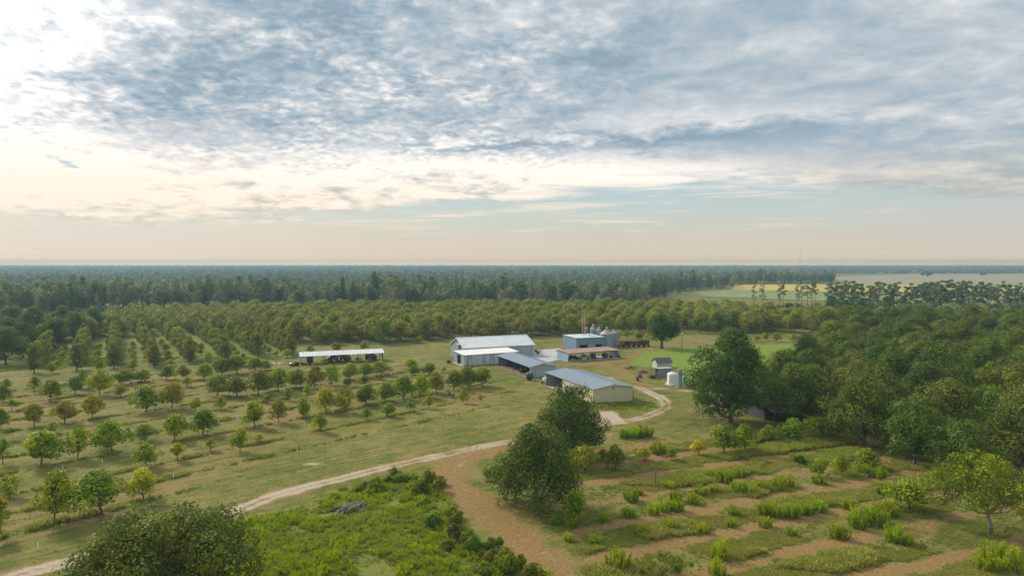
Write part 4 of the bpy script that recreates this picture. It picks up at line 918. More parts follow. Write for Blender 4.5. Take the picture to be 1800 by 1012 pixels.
# beige building
b = empty('metal_building', (18.3, 153.6, 0), BRZ); W, Lb, ev, rg = 10.5, 25.0, 3.5, 4.25
tag(b, 'beige metal building with grey-blue low gable roof and one open bay', 'building')
gable_end(W, ev, rg, 0, (0, -1, 0), WALL_BEI, b); gable_end(W, ev, rg, Lb, (0, 1, 0), WALL_GRY, b)
side_sheet(b, 0, .02, 15.5, ev, WALL_BEI, (-1, 0, 0)); side_sheet(b, W, .02, Lb-.02, ev, WALL_BEI, (1, 0, 0))
MB().sheet((.1, 15.5, 0), (W-.2, 0, 0), (0, 0, ev), (0, 1, 0), .9, .04, .05).build('inner_wall', WALL_BLU, b)
for y in (15.6, 20.2, Lb-.1): post(b, .1, y, ev-.05)
MB().bar((.1, 15.6, ev-.15), (.1, Lb-.1, ev-.15), .12, .25).build('header_beam', STEEL, b)
gable_roof(b, W, Lb, ev, rg, ROOF_B, 2); slab(b, -.1, W+.1, -.1, Lb+.1)
mb = MB(); mb.box(W/2-.09, W/2+.09, -.28, -.05, 3.35, 3.6); mb.box(W/2-.05, W/2+.05, -.10, -.05, 3.1, 3.35); mb.build('wall_lamp', STEEL, b)
MB().bar((W/2+.1, -.08, 0), (W/2+.1, -.08, 3.1), .05).build('conduit', WALL_BEI, b)
MB().box(W+.06, W+.16, -.10, .06, 0, 2.3).build('downpipe', RUST, b)
# open gable shed
d = empty('open_shed', (4.9, 189.2, 0), BRZ); W, Ld, ev, rg = 8.3, 24.5, 3.1, 3.95
tag(d, 'open-sided grey shed with silver end wall and ridge roof, tractor parked inside', 'shed')
gable_end(W, ev, rg, 0, (0, -1, 0), WALL_GRY, d); gable_end(W, ev, rg, Ld, (0, 1, 0), WALL_BLU, d)
side_sheet(d, W, .02, Ld-.02, ev, WALL_GRY, (1, 0, 0))
for y in (.12, 6, 12, 18, Ld-.1): post(d, .1, y, ev-.05)
for y in (6, 12, 18): post(d, W/2, y, rg-.2, .14, RUST)
MB().bar((.1, .1, ev-.12), (.1, Ld-.1, ev-.12), .12, .22).build('header_beam', STEEL, d)
gable_roof(d, W, Ld, ev, rg, ROOF_B, 2); slab(d, -.9, W, 0, Ld, earth('shed_earth', (.20, .14, .10), (.30, .23, .17)), .03)
MB().box(W+.06, W+.3, .1, .4, 1.6, 2.1).build('meter_box', TRIM, d)
# weathered flat shed
c = empty('weathered_shed', (-14.9, 211.3, 0), R(90-63)); Wc, Dc = 19.0, 8.4
tag(c, 'low shed of weathered white sheets with chalky flat roof before the barn', 'shed')
MB().sheet((0, 0, 0), (Wc, 0, 0), (0, 0, 3.3), (0, -1, 0), .7, .03, .05).build('front_wall', WALL_WTH, c)
MB().sheet((Wc, .02, 0), (0, Dc-.04, 0), (0, 0, 3.4), (1, 0, 0), .7, .03, .05).build('side_wall', WALL_WTH, c)
MB().sheet((0, .02, 0), (0, 2.6, 0), (0, 0, 3.45), (-1, 0, 0), .7, .03, .05).build('side_wall', WALL_GRY, c); MB().sheet((0, 5.6, 0), (0, 2.75, 0), (0, 0, 3.6), (-1, 0, 0), .7, .03, .05).build('side_wall', WALL_GRY, c)
MB().box(-.05, .05, 2.62, 5.6, 3.0, 3.5).build('door_header', WALL_GRY, c)
MB().sheet((0, Dc, 0), (Wc, 0, 0), (0, 0, 3.7), (0, 1, 0), .9, .03, .05).build('rear_wall', WALL_GRY, c)
for i in range(4): MB().sheet((-.3+i*4.9, -.35, 3.38+.015*(i % 2)), (4.88, 0, 0), (0, Dc+.5, .45), (0, -.05, 1), .7, .03, .04).build('roof_panel', ROOF_P, c)
slab(c, -.6, Wc, 0, Dc, None, .04)
# gable barn, ridge along its long side: local frame turned a quarter
bn = empty('gable_barn', (7.6, 234.6, 0), R(90-67)+R(90)); W, Lg, ev, rg = 14.0, 25.5, 3.9, 6.6
tag(bn, 'largest barn with pale gable metal roof and grey-blue walls', 'barn')
gable_end(W, ev, rg, 0, (0, -1, 0), WALL_GRY, bn)
tp = gable_top(W, ev, rg); gable_end(W, ev, rg, Lg, (0, 1, 0), WALL_GRY, bn)
side_sheet(bn, 0, .02, Lg-.02, ev, WALL_GRY, (-1, 0, 0)); side_sheet(bn, W, .02, Lg-.02, ev, WALL_GRY, (1, 0, 0))
gable_roof(bn, W, Lg, ev, rg, ROOF_W, 3, .35)
dr = MB().box(3.6, 5.0, Lg+.06, Lg+.12, 2.9, 4.6).build('loft_door', DARK, bn); MB().box(3.3, 5.3, Lg+.06, Lg+.9, 4.68, 4.78).build('door_hood', TRIM, dr)
for x0 in (4.6, 2.2): MB().lathe([(.06, 0), (.22, .25), (.26, .32), (.05, .36)], 10, (x0+2, Lg+.3, 5.4 if x0 > 3 else 3.8)).build('barn_lamp', STEEL, bn)
MB().box(-.12, .12, -.12, .12, 0, ev).build('corner_trim', TRIM, bn); MB().box(W-.12, W+.12, -.12, .12, 0, ev).build('corner_trim', TRIM, bn)
# blue processing plant
f = empty('cleaning_plant', (23.3, 246.9, 0), R(90-70)); Wf, Df = 11.2, 11.5
tag(f, 'tall blue metal plant with pale flat roof behind the car shed', 'building')
MB().sheet((0, 0, 2.2), (Wf, 0, 0), (0, 0, 2.5), (0, -1, 0), .8, .04, .06).build('front_wall', WALL_BLU, f)
MB().sheet((0, 0, 0), (1.4, 0, 0), (0, 0, 2.2), (0, -1, 0), .8, .04, .06).build('front_wall', WALL_BLU, f); MB().sheet((4.6, 0, 0), (3.2, 0, 0), (0, 0, 2.2), (0, -1, 0), .8, .04, .06).build('front_wall', paint('tan_sheet', (.40, .36, .27), .6), f); MB().sheet((10.4, 0, 0), (.8, 0, 0), (0, 0, 2.2), (0, -1, 0), .8, .04, .06).build('front_wall', WALL_BLU, f)
MB().sheet((0, .03, 0), (0, Df-.06, 0), (0, 0, 4.75), (-1, 0, 0), .8, .04, .06).build('side_wall', WALL_BLU, f); MB().sheet((Wf, .03, 0), (0, Df-.06, 0), (0, 0, 4.75), (1, 0, 0), .8, .04, .06).build('side_wall', WALL_BLU, f); MB().sheet((0, Df, 0), (Wf, 0, 0), (0, 0, 4.72), (0, 1, 0), .8, .04, .06).build('rear_wall', WALL_BLU, f)
for i in range(3): MB().sheet((-.25+i*3.9, -.3, 4.78+.01*(i % 2)), (3.88, 0, 0), (0, Df+.6, .05), (0, -.01, 1), .8, .035, .05).build('roof_panel', paint('plant_roof', (.44, .47, .50), .5, .2, .4, (.33, .36, .39), scale=.5), f)
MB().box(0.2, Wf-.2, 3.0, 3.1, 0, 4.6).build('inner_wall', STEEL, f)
vt = MB(); vt.lathe([(.3, 0), (.3, .5), (.45, .52), (.4, .72), (.05, .85)], 12, (7.0, 3, 5.0)); vt.build('roof_vent', TRIM, f)
# elevator tower beside it
tw = empty('elevator_tower', (27.0, 256.0, 0), R(20)); tag(tw, 'rusty twin-leg elevator tower rising above the blue plant', 'tower')
PINK = paint('pink_rust', (.46, .33, .28), .75, 0, .5, (.34, .20, .15), rust=.25)
for x0 in (-.42, .42): MB().box(x0-.09, x0+.09, -.10, .10, 0, 15.2).build('leg', PINK, tw)
mb = MB()
for z in np.arange(1, 15, 2.0): mb.bar((-.42, -.12, z), (.42, -.12, z+1.0), .035); mb.bar((.42, -.12, z+1.0), (-.42, -.12, z+2.0), .035)
mb.build('lattice', PINK, tw)
mb = MB(); mb.box(-.75, .75, -.4, .4, 14.9, 15.7); mb.prism([(-.75, 15.7), (.75, 15.7), (.35, 16.1), (-.35, 16.1)], -.4, .4); mb.build('head_box', RUST, tw)
mb = MB()
for z in (6.2, 7.0): mb.box(.5, 1.6, -.5, .5, z-.04, z+.02)
for xx_ in (.5, 1.6):
    for yy_ in (-.5, .5): mb.bar((xx_, yy_, 5.2), (xx_, yy_, 7.9), .06)
mb.box(.7, 1.4, -.3, .3, 7.02, 7.9); mb.build('platform', paint('pale_iron', (.42, .38, .36), .7, rust=.4), tw)
MB().tube([(-.45, 0, 14.9), (-.75, .1, 10), (-.7, .1, 5.2)], .06, 8).build('spout', paint('pale_iron', (.42, .38, .36)), tw)
GALV = paint('galvanised', (.37, .44, .50), .4, .35, .4, (.27, .34, .41), streak=True)
def silo(px, y, dia, ev, rg, label, roof=True):
    x = (px-900)/1200*y; s = empty('silo', (x, y, 0)); tag(s, label, 'silo', 'silos behind the blue plant')
    r = dia/2; n = int(ev/.75)
    for i in range(n):
        z0, z1 = ev*i/n, ev*(i+1)/n; MB().lathe([(r, z0), (r+.03, z0+.02), (r+.03, z0+.08), (r, z0+.10), (r+.012, (z0+z1)/2), (r, z1-.004)], 26).build('ring', GALV, s)
    MB().lathe([(r+.16, ev), (r+.14, ev+.05), (.35, rg-.15), (.35, rg), (.02, rg+.02)], 26).build('cone_roof', paint('rust_streaked_cone', (.50, .44, .41), .6, .1, .5, (.38, .27, .22), rust=.45, scale=.8) if roof else GALV, s)
    mb = MB()
    for k in range(13):
        a = k*6.283/13; mb.bar((math.cos(a)*(r+.1), math.sin(a)*(r+.1), ev+.08), (math.cos(a)*.36, math.sin(a)*.36, rg-.08), .05, .07)
    mb.build('roof_rib', RUST if roof else GALV, s)
    mb = MB(); mb.lathe([(.3, rg), (.3, rg+.3), (.1, rg+.45)], 10); mb.bar((0, 0, rg+.4), (.2, 0, rg+.8), .1); mb.build('roof_cap', TRIM, s)
    mb = MB()
    for q in (-.2, .2): mb.bar((q, -r-.12, .2), (q, -r-.12, ev), .04)
    for z in np.arange(.4, ev, .35): mb.bar((-.2, -r-.12, z), (.2, -r-.12, z), .03)
    mb.build('ladder', TRIM, s)
silo(1067, 258.0, 4.9, 5.2, 7.3, 'front silo with rusty cone roof beside the blue plant'); silo(1078.5, 262.5, 3.6, 5.2, 5.9, 'plain grey silo behind the rusty-roofed front silo', False); silo(1043, 268, 2.3, 6.2, 7.3, 'small silo with pinkish cone peeping over the plant roof'); silo(1053, 266, 1.9, 5.8, 6.5, 'narrowest silo between the two rusty cones', False)
# car shed with rusty roof and leaning sides
g = empty('car_shed', (18.6, 220.4, 0), R(90-63.4)); Wg, Dg = 19.4, 7.0
tag(g, 'open car shed with rusty flat roof and flared blue end walls', 'shed')
for x0, s_ in ((0, -1), (Wg, 1)):
    mb = MB(); mb.add([(x0, 0.9, 2.75), (x0, Dg, 2.95), (x0+s_*.55, Dg+.3, 0), (x0+s_*.75, -.5, 0), (x0-s_*.08, .9, 2.75), (x0-s_*.08, Dg, 2.95), (x0+s_*.47, Dg+.3, 0), (x0+s_*.67, -.5, 0)], [(0, 1, 2, 3), (7, 6, 5, 4), (0, 3, 7, 4), (1, 0, 4, 5), (2, 1, 5, 6), (3, 2, 6, 7)]); mb.build('flared_wall', WALL_BLU, g)
for i in range(4): MB().sheet((-.35+i*5.03, -.2, 2.72+.015*(i % 2)), (5.0, 0, 0), (0, Dg+.5, .35), (0, -.05, 1), .65, .03, .05).build('roof_panel', ROOF_R, g)
for x0 in (4.6, 9.6, 14.4): post(g, x0, .15, 2.7, .2, WOOD); post(g, x0, Dg-.2, 2.95, .2, WOOD)
MB().bar((-.2, .15, 2.6), (Wg+.2, .15, 2.6), .12, .22).build('header_beam', WOOD, g); slab(g, -.4, Wg+.4, -.2, Dg, CONC, .05)
MB().bar((14.4, .15, .3), (15.6, .15, 2.5), .1).build('brace', WOOD, g)
# long open shed by the orchard
a_ = empty('long_open_shed', (-66.4, 213.0, 0), R(90-69.8)); Wa, Da = 26.0, 6.4
tag(a_, 'long open pole shed with pale roof beyond the young orchard', 'shed')
for i in range(4): MB().sheet((-.2+i*6.62, -.3, 2.72+.012*(i % 2)), (6.6, 0, 0), (0, Da*.6, .95), (0, -.2, 1), .9, .03, .04).build('roof_panel', ROOF_W, a_)
MB().sheet((-.2, Da*.6-.28, 3.66), (Wa+.6, 0, 0), (0, Da*.4, -.6), (0, .2, 1), .9, .03, .04).build('roof_panel', ROOF_W, a_)
for x0 in np.linspace(.2, Wa-.2, 8): post(a_, x0, 0, 2.75, .18, WOOD); post(a_, x0, Da-.2, 3.0, .18, WOOD)
MB().sheet((0, .2, 0), (0, Da-.4, 0), (0, 0, 2.75), (-1, 0, 0), .9, .03, .04).build('end_wall', paint('straw_sheet', (.50, .46, .33), .6), a_); MB().sheet((Wa, .2, 0), (0, Da-.4, 0), (0, 0, 2.75), (1, 0, 0), .9, .03, .04).build('end_wall', WALL_GRY, a_)
# little green-white shed
i_ = empty('small_shed', (44.0, 206.1, 0), R(90-75)); W, Li, ev, rg = 3.2, 4.9, 1.9, 3.0
sub = R(90-75)
tag(i_, 'small pale green shed with dark shingle roof on the lawn edge', 'shed')
PALEG = paint('pale_green_boards', (.56, .60, .50), .7, 0, .3); SHING = earth('dark_shingles', (.10, .095, .095), (.17, .16, .16), 6)
MB().sheet((0, 0, 0), (Li, 0, 0), (0, 0, ev), (0, -1, 0), .3, .015, .06).build('front_wall', PALEG, i_); MB().sheet((0, W, 0), (Li, 0, 0), (0, 0, ev), (0, 1, 0), .3, .015, .06).build('rear_wall', PALEG, i_)
for x0, s_ in ((0, -1), (Li, 1)):
    tp = gable_top(W, ev, rg); MB().sheet((x0, 0, 0), (0, W, 0), (0, 0, rg), (s_, 0, 0), .3, .015, .06, tp).build('end_wall', PALEG, i_)
for s_, y0 in ((1, -.25), (-1, W+.25)):
    for k in range(6):
        t0 = k/6; yb = y0+s_*(W/2+.25)*t0; zb = ev-.17+(rg-ev+.17)*t0; yt = y0+s_*(W/2+.25)*(t0+1/6); zt = ev-.17+(rg-ev+.17)*(t0+1/6)
        MB().bar((Li/2, yb, zb+.05), (Li/2, yt, zt+.09-.02), Li+.6, .05).build('shingle_course', SHING, i_)
for x0 in (1.2, 3.4): MB().box(x0-.14, x0+.14, -.10, -.05, 1.25, 1.5).build('vent', DARK, i_)
for x0 in (2.35,): MB().box(x0-.03, x0+.03, -.09, -.04, 0, ev).build('door_edge', TRIM, i_)
# grey pen and container beside the tank
j_ = empty('grey_enclosure', (38.4, 187.4, 0), R(90-72)); tag(j_, 'grey sheet enclosure with dark open cage beside the white tank', 'shed')
GS = paint('dull_grey_sheet', (.30, .31, .31), .6, .15, .4)
MB().sheet((3.3, 1.6, 0), (4.2, 0, 0), (0, 0, 2.4), (0, -1, 0), .5, .03, .05).build('side_wall', GS, j_); MB().sheet((1.9, 0, 0), (1.7, 0, 0), (0, 0, 2.0), (0, -1, 0), .5, .03, .05).build('gate_panel', GS, j_)
MB().sheet((3.3, 3.6, 0), (4.2, 0, 0), (0, 0, 2.4), (0, 1, 0), .5, .03, .05).build('rear_wall', GS, j_); MB().box(3.2, 7.6, 1.5, 3.7, 2.41, 2.5).build('top', WALL_GRY, j_)
mb = MB()
for x0 in (0, .65, 1.3, 1.9, 3.6):
    for y0 in (0, 2.2): mb.bar((x0, y0, 0), (x0, y0, 2.1), .07)
for z in (.1, .75, 1.4, 2.05):
    for y0 in (0, 2.2): mb.bar((0, y0, z), (3.6, y0, z), .05)
    mb.bar((0, 0, z), (0, 2.2, z), .05)
mb.build('cage', STEEL, j_); MB().box(.3, 1.6, .4, 1.6, 0, .8).build('bin', DARK, j_)
# tanks
wt = empty('white_tank', (*at(1181.5, 675), 0)); tag(wt, 'large white ribbed plastic water tank', 'tank')
prof = [(1.28, 0)]
for k in range(9): z = .1+k*.3; prof += [(1.30, z), (1.33, z+.06), (1.33, z+.16), (1.28, z+.22)]
prof += [(1.26, 2.75), (1.1, 2.98), (.7, 3.14), (.3, 3.2)]
POLY = paint('white_polythene', (.72, .74, .70), .45, 0, .2, (.60, .62, .56)); MB().lathe(prof, 32).build('shell', POLY, wt, smooth=False); MB().lathe([(.28, 3.19), (.3, 3.22), (.3, 3.34), (.1, 3.37)], 14).build('lid', POLY, wt); MB().lathe([(1.9, 0), (1.85, .08), (1.4, .1)], 24).build('pad', CONC, wt)
sp = empty('standpipe', (*at(1194.8, 681), 0)); tag(sp, 'tall grey-blue steel cylinder beside the white tank', 'tank')
for k in range(4): MB().lathe([(.575, k*1.2), (.59, k*1.2+.02), (.59, k*1.2+.07), (.575, k*1.2+.09), (.575, k*1.2+1.195)], 22).build('ring', paint('slate_blue_steel', (.27, .35, .43), .45, .2), sp)
MB().lathe([(.60, 4.8), (.60, 4.86), (.2, 4.92)], 22).build('cap', paint('slate_blue_steel', (.27, .35, .43)), sp); MB().tube([(-.5, -.5, 0), (-.5, -.5, .5), (-.9, -.7, .5)], .06).build('outlet_pipe', TRIM, sp)
te = empty('teal_tank', (*at(1203, 673), 0)); tag(te, 'small teal tank half hidden behind the grey-blue cylinder', 'tank'); TEAL = paint('teal_plastic', (.10, .42, .42), .5)
MB().lathe([(.45, 0), (.5, .1), (.5, 1.5), (.4, 1.75), (.1, 1.85)], 16).build('shell', TEAL, te); MB().lathe([(.14, 1.84), (.14, 1.95), (.05, 1.98)], 10).build('lid', STEEL, te)
for i, (px, py, s_) in enumerate(((1166, 671, .5), (1178, 679, .6), (1188, 681, .4), (1205, 679, .55), (1210, 676, .4))):
    mb = MB(); r_ = random.Random(i); mb.lathe([(.3, 0), (.55, .12), (.5, .3), (.2, .42)], 7); mb.v = [(x*(1+r_.uniform(-.2, .2)), y*(1+r_.uniform(-.2, .2)), z) for x, y, z in mb.v]
    o = mb.build('rubble_stone', CONC, None, (*at(px, py), 0)); o.scale = (s_*1.5, s_, s_); tag(o, 'pale rubble lump lying near the white tank, %s along the pad' % nth(i), 'stone', 'rubble by the tank')
# old barn below the tallest tree
l_ = empty('old_barn', (51.5, 138.2, 0), R(90-72)); W, Ll, ev, rg = 6.0, 7.0, 3.2, 5.6
tag(l_, 'old wooden barn with grey shingle roof and rusty lean-to under the trees', 'barn'); OLDR = earth('old_grey_roof', (.17, .16, .18), (.29, .27, .29), 3)
for y0, n_ in ((0, -1), (W, 1)): MB().sheet((0, y0, 0), (Ll, 0, 0), (0, 0, ev), (0, n_, 0), .25, .012, .06).build('side_wall', WOOD, l_)
for x0, n_ in ((0, -1), (Ll, 1)): MB().sheet((x0, 0, 0), (0, W, 0), (0, 0, rg), (n_, 0, 0), .25, .012, .06, gable_top(W, ev, rg)).build('end_wall', paint('grey_green_boards', (.085, .09, .08), .9), l_)
for s_, y0 in ((1, -.4), (-1, W+.4)):
    for k in range(7):
        t0, t1_ = k/7, (k+1)/7; z0 = ev-.3; MB().bar((Ll/2, y0+s_*(W/2+.4)*t0, z0+(rg-z0)*t0+.08), (Ll/2, y0+s_*(W/2+.4)*t1_, z0+(rg-z0)*t1_+.11), Ll+.8, .06).build('shingle_course', OLDR, l_)
for i in range(3): MB().sheet((-.3+i*2.6, -3.2, 2.05), (2.57, 0, 0), (0, 3.1, .75), (0, -.25, 1), .6, .03, .03).build('lean_to_panel', ROOF_R, l_)
for x0 in (0, 3.5, 7.0): post(l_, x0, -3.0, 2.05, .16, WOOD)

# ------------------------------------------------------------------ machines and small things
def wheel(parent, c, r, w, axis='y', n=16, rimc=None):
    t = MB().lathe([(r*.62, -w/2), (r*.95, -w/2), (r, -w*.35), (r, w*.35), (r*.95, w/2), (r*.62, w/2)], n, (0, 0, 0), axis).build('wheel', DARK, parent, c)
    MB().lathe([(r*.1, -w*.36), (r*.6, -w*.30), (r*.6, w*.30), (r*.1, w*.36)], 10, (0, 0, 0), axis).build('rim', rimc or TRIM, t); return t
def car(loc, rz, colr, label, truck=False):
    root = empty('car', (*loc, 0.05), rz); tag(root, label, 'car', 'cars under the rusty shed')
    body = [(-2.1, .35), (2.1, .35), (2.2, .6), (2.12, .85), (1.1, .98), (.95, 1.0), (-.95 if truck else -1.5, 1.0), (-2.1, .95), (-2.2, .6)]
    MB().prism(body, -.85, .85).build('body', colr, root)
    cab = [(1.0, 1.0), (.45, 1.5), (-.6 if truck else -1.0, 1.52), (-.9 if truck else -1.6, 1.0)]
    MB().prism(cab, -.72, .72).build('windows', GLASS, root)
    MB().box(-.6 if truck else -.98, .42, -.70, .70, 1.52, 1.57).build('roof', colr, root)
    for sx in (-1.35, 1.35):
        for sy in (-.8, .8): wheel(root, (sx, sy, .34), .34, .22)
    for sy in (-.6, .6): MB().box(2.13, 2.22, sy-.16, sy+.16, .65, .8).build('headlight', TRIM, root)
    return root
def on(root, x, y): 
    m = Matrix.Translation(root.location) @ Matrix.Rotation(root.rotation_euler.z, 4, 'Z'); p = m @ Vector((x, y, 0)); return (p.x, p.y)
cp = lambda n, c: paint(n, c, .25, .1, .1)
car(on(g, 2.7, 2.8), R(200), cp('black_paint', (.025, .025, .03)), 'black car under the rusty shed, nearest to the flared blue wall')
car(on(g, 7.2, 2.6), R(10), cp('silver_paint', (.45, .47, .48)), 'silver pickup parked under the middle of the rusty shed', True)
car(on(g, 11.6, 4.2), R(95), cp('dark_paint', (.05, .04, .04)), 'dark car in the shade between silver pickup and yellow machine')
def tractor(loc, rz, colr, label, cabin=True, s=1.0, group=None):
    root = empty('tractor', (*loc, .03), rz); root.scale = (s,)*3; tag(root, label, 'tractor', group)
    mb = MB(); mb.prism([(.2, .75), (2.0, .7), (2.05, 1.25), (1.9, 1.38), (.2, 1.5)], -.36, .36); mb.build('hood', colr, root)
    MB().box(-1.1, .3, -.32, .32, .55, 1.1).build('chassis', STEEL, root); MB().tube([(1.3, .2, 1.4), (1.3, .2, 2.2)], .05).build('exhaust', STEEL, root)
    if cabin:
        MB().box(-1.0, .25, -.6, .6, 1.1, 2.2).build('cab_glass', GLASS, root); MB().box(-1.1, .35, -.68, .68, 2.2, 2.34).build('cab_roof', colr, root)
    else:
        mb = MB(); mb.box(-.7, -.2, -.25, .25, 1.1, 1.25); mb.box(-.8, -.68, -.25, .25, 1.2, 1.6); mb.build('seat', DARK, root)
    for sy in (-.82, .82): wheel(root, (-.6, sy, .8), .8, .42, rimc=colr); wheel(root, (1.55, sy*.85, .48), .48, .28, rimc=colr)
    for sy in (-.82, .82): MB().box(-1.25, .1, sy-.24, sy+.24, 1.62, 1.68).build('fender', colr, root)
    return root
tractor(on(g, 15.9, 2.0), R(15), cp('yellow_paint', (.75, .60, .03)), 'bright yellow machine under the far end of the rusty shed', False)
tractor(on(d, 3.2, 9.5), R(200), paint('faded_red', (.22, .10, .07), .6), 'rusty red tractor inside the open grey shed')
tractor(on(d, 5.2, 16.0), R(160), cp('green_paint', (.04, .12, .06)), 'dark green tractor deep inside the open grey shed')
tractor(on(b, 4.0, 20.0), R(170), paint('faded_red', (.22, .10, .07)), 'dark red tractor in the open bay of the beige building')
tractor(on(a_, -1.6, -1.2), R(230), cp('orange_paint', (.62, .30, .04)), 'small orange-yellow tractor at the end of the long open shed', False, .8)
def wagon(loc, rz, colr, label, s=1.0):
    root = empty('wagon', (*loc, 0), rz); root.scale = (s, s, s*1.35); tag(root, label, 'wagon', 'rusty wagons in a line')
    mb = MB(); mb.add([(-1.0, -.6, .75), (1.0, -.6, .75), (1.0, .6, .75), (-1.0, .6, .75), (-1.4, -1.0, 1.95), (1.4, -1.0, 1.95), (1.4, 1.0, 1.95), (-1.4, 1.0, 1.95), (-1.32, -.92, 1.95), (1.32, -.92, 1.95), (1.32, .92, 1.95), (-1.32, .92, 1.95), (-.9, -.5, .85), (.9, -.5, .85), (.9, .5, .85), (-.9, .5, .85)],
        [(3, 2, 1, 0), (0, 1, 5, 4), (1, 2, 6, 5), (2, 3, 7, 6), (3, 0, 4, 7), (4, 5, 9, 8), (5, 6, 10, 9), (6, 7, 11, 10), (7, 4, 8, 11), (8, 9, 13, 12), (9, 10, 14, 13), (10, 11, 15, 14), (11, 8, 12, 15), (12, 13, 14, 15)]); mb.build('hopper', colr, root)
    mb = MB()
    for x0 in (-.9, 0, .9): mb.bar((x0, -.66, .75), (x0*1.25, -1.04, 1.95), .08)
    mb.bar((-1.42, -1.02, 1.95), (1.42, -1.02, 1.95), .09); mb.build('stake', colr, root)
    mb = MB(); mb.bar((-1.2, 0, .62), (1.2, 0, .62), .3, .16); mb.bar((1.2, 0, .6), (2.0, 0, .4), .08); mb.build('chassis', STEEL, root)
    for sx in (-.85, .85):
        for sy in (-.75, .75): wheel(root, (sx, sy, .36), .36, .2)
WR = [('orange_rust', (.46, .19, .09), 'faded orange wagon, first in line beside the silos'), ('dark_rust', (.14, .05, .04), 'dark brown wagon, second in line from the silos'), ('red_rust', (.34, .09, .06), 'dull red wagon, third in line from the silos'), ('red_rust', (.34, .09, .06), 'dull red wagon, fourth in line from the silos'), ('maroon_rust', (.20, .06, .05), 'maroon wagon, fifth in line from the silos'), ('brown_rust', (.16, .11, .09), 'grey-brown wagon at the far end of the line')]
for k, (mn, cc, lb) in enumerate(WR):
    px = 1091.5+k*9.3; wagon((at(px, 610)[0], at(px, 610.0)[1]+k*.4), R(5), paint(mn, cc, .75, 0, .5, tuple(q*.6 for q in cc), rust=.3, scale=1.5), lb, .92 if k == 0 else .86)
def implement(px, py, Lw, label, rz=.2, disc=True):
    root = empty('farm_implement', (*at(px, py), 0), rz); tag(root, label, 'implement')
    mb = MB(); mb.bar((-Lw/2, 0, .55), (Lw/2, 0, .55), .14); mb.bar((-Lw/2, .7, .55), (Lw/2, .7, .55), .14)
    for x0 in np.linspace(-Lw/2, Lw/2, 5): mb.bar((x0, 0, .55), (x0, .7, .55), .1)
    mb.bar((0, 0, .6), (.2, -1.2, .4), .12); mb.build('frame', RUST, root)
    for k, x0 in enumerate(np.linspace(-Lw/2+.2, Lw/2-.2, 7)): MB().lathe([(.05, -.03), (.36, -.01), (.36, .01), (.05, .03)], 12, (0, 0, 0), 'x').build('disc', RUST, root, (x0, .2+.3*(k % 2), .36))
    mb = MB(); mb.box(-.5, .3, -.1, .6, .62, 1.05); mb.bar((-.3, .3, 1.0), (-.2, .3, 1.5), .1); mb.build('hopper', RUST, root)
implement(1109, 649, 3.6, 'flat rusty implement alone on the grass near the beige roof'); implement(1131, 656, 3.0, 'rusty implement heaped against the grey enclosure', .5); implement(1126, 664, 1.6, 'small pale rusty implement in front of the heap by the enclosure', .9)
implement(823, 645.5, 3.0, 'rusty red implement at the foot of the weathered shed'); implement(790, 638, 1.8, 'small rusty implement beside the weathered shed door', 1.2)
implement(1121, 669.5, .9, 'scrap of rusty iron nearest to the sandy lane', .1)
def sprayer(px, py, colr, label, r=.75, L_=1.7, rz=.3):
    root = empty('tank_cart', (*at(px, py), 0), rz); tag(root, label, 'tank cart')
    MB().lathe([(.1, -L_/2), (r*.8, -L_/2+.08), (r, -L_/2+.3), (r, L_/2-.3), (r*.8, L_/2-.08), (.1, L_/2)], 20, (0, 0, r+.45), 'x').build('barrel', colr, root, smooth=True)
    mb = MB(); mb.bar((-L_/2, -.4, .45), (L_/2+.8, 0, .4), .1); mb.bar((-L_/2, .4, .45), (L_/2+.8, 0, .4), .1); mb.build('frame', STEEL, root); MB().lathe([(.2, 0), (.2, .15), (.05, .18)], 12, (0, 0, 2*r+.43)).build('filler_cap', TRIM, root)
    for sy in (-.75, .75): wheel(root, (-.1, sy, .4), .4, .22)
sprayer(931, 668, cp('green_tank', (.03, .10, .06)), 'dark green tank cart on the grass by the open grey shed', .85, 1.9); sprayer(958, 674, POLY, 'white tank cart at the corner of the beige building', .65, 1.5, 1.2); sprayer(545, 639, cp('green_tank', (.03, .10, .06)), 'dark green tank cart before the long open shed', .9, 2.0)
def harvester(px, py, label, rz):
    root = empty('harvester', (*at(px, py), 0), rz); tag(root, label, 'harvester', 'harvesters under the long shed'); GM = paint('grey_machine', (.25, .25, .26), .6, 0, .5)
    MB().prism([(-1.6, .6), (1.2, .6), (1.6, 1.1), (.9, 2.1), (-.6, 2.3), (-1.6, 1.4)], -.8, .8).build('body', GM, root)
    MB().prism([(1.1, 1.2), (3.0, 2.3), (3.0, 2.6), (.9, 1.8)], -.25, .25).build('chute', STEEL, root); MB().lathe([(.1, -.85), (.55, -.85), (.55, .85), (.1, .85)], 14, (-1.6, 0, .7), 'y').build('sweeper', RUST, root)
    for sx in (-.9, .9):
        for sy in (-.95, .95): wheel(root, (sx, sy, .5), .5, .28)
harvester(587, 634.5, 'grey harvester with upright hopper under the long open shed', .3); harvester(651, 631, 'dark harvester with raised chute under the end of the long shed', 3.0); harvester(606, 633.5, 'dark low harvester in the middle of the long open shed', 2.6)
implement(573, 637, 3.4, 'dark implement lying under the long open shed'); implement(629, 634, 2.4, 'dark disc implement beside the harvesters')
for i, px in enumerate((475, 482, 492)):
    mb = MB(); mb.box(-.5, .5, -.4, .4, 0, .55); mb.box(-.42, .42, -.32, .32, .55, .7); o = mb.build('white_crate', POLY, None, (*at(px, 641), 0), i*.4); tag(o, 'white crate on the grass, %s in line towards the long shed' % nth(i), 'crate', 'white crates by the long shed')
mb = MB()
for k in range(6): mb.box(-1.1, 1.1, -.8+k*.28, -.58+k*.28, .12, .16)
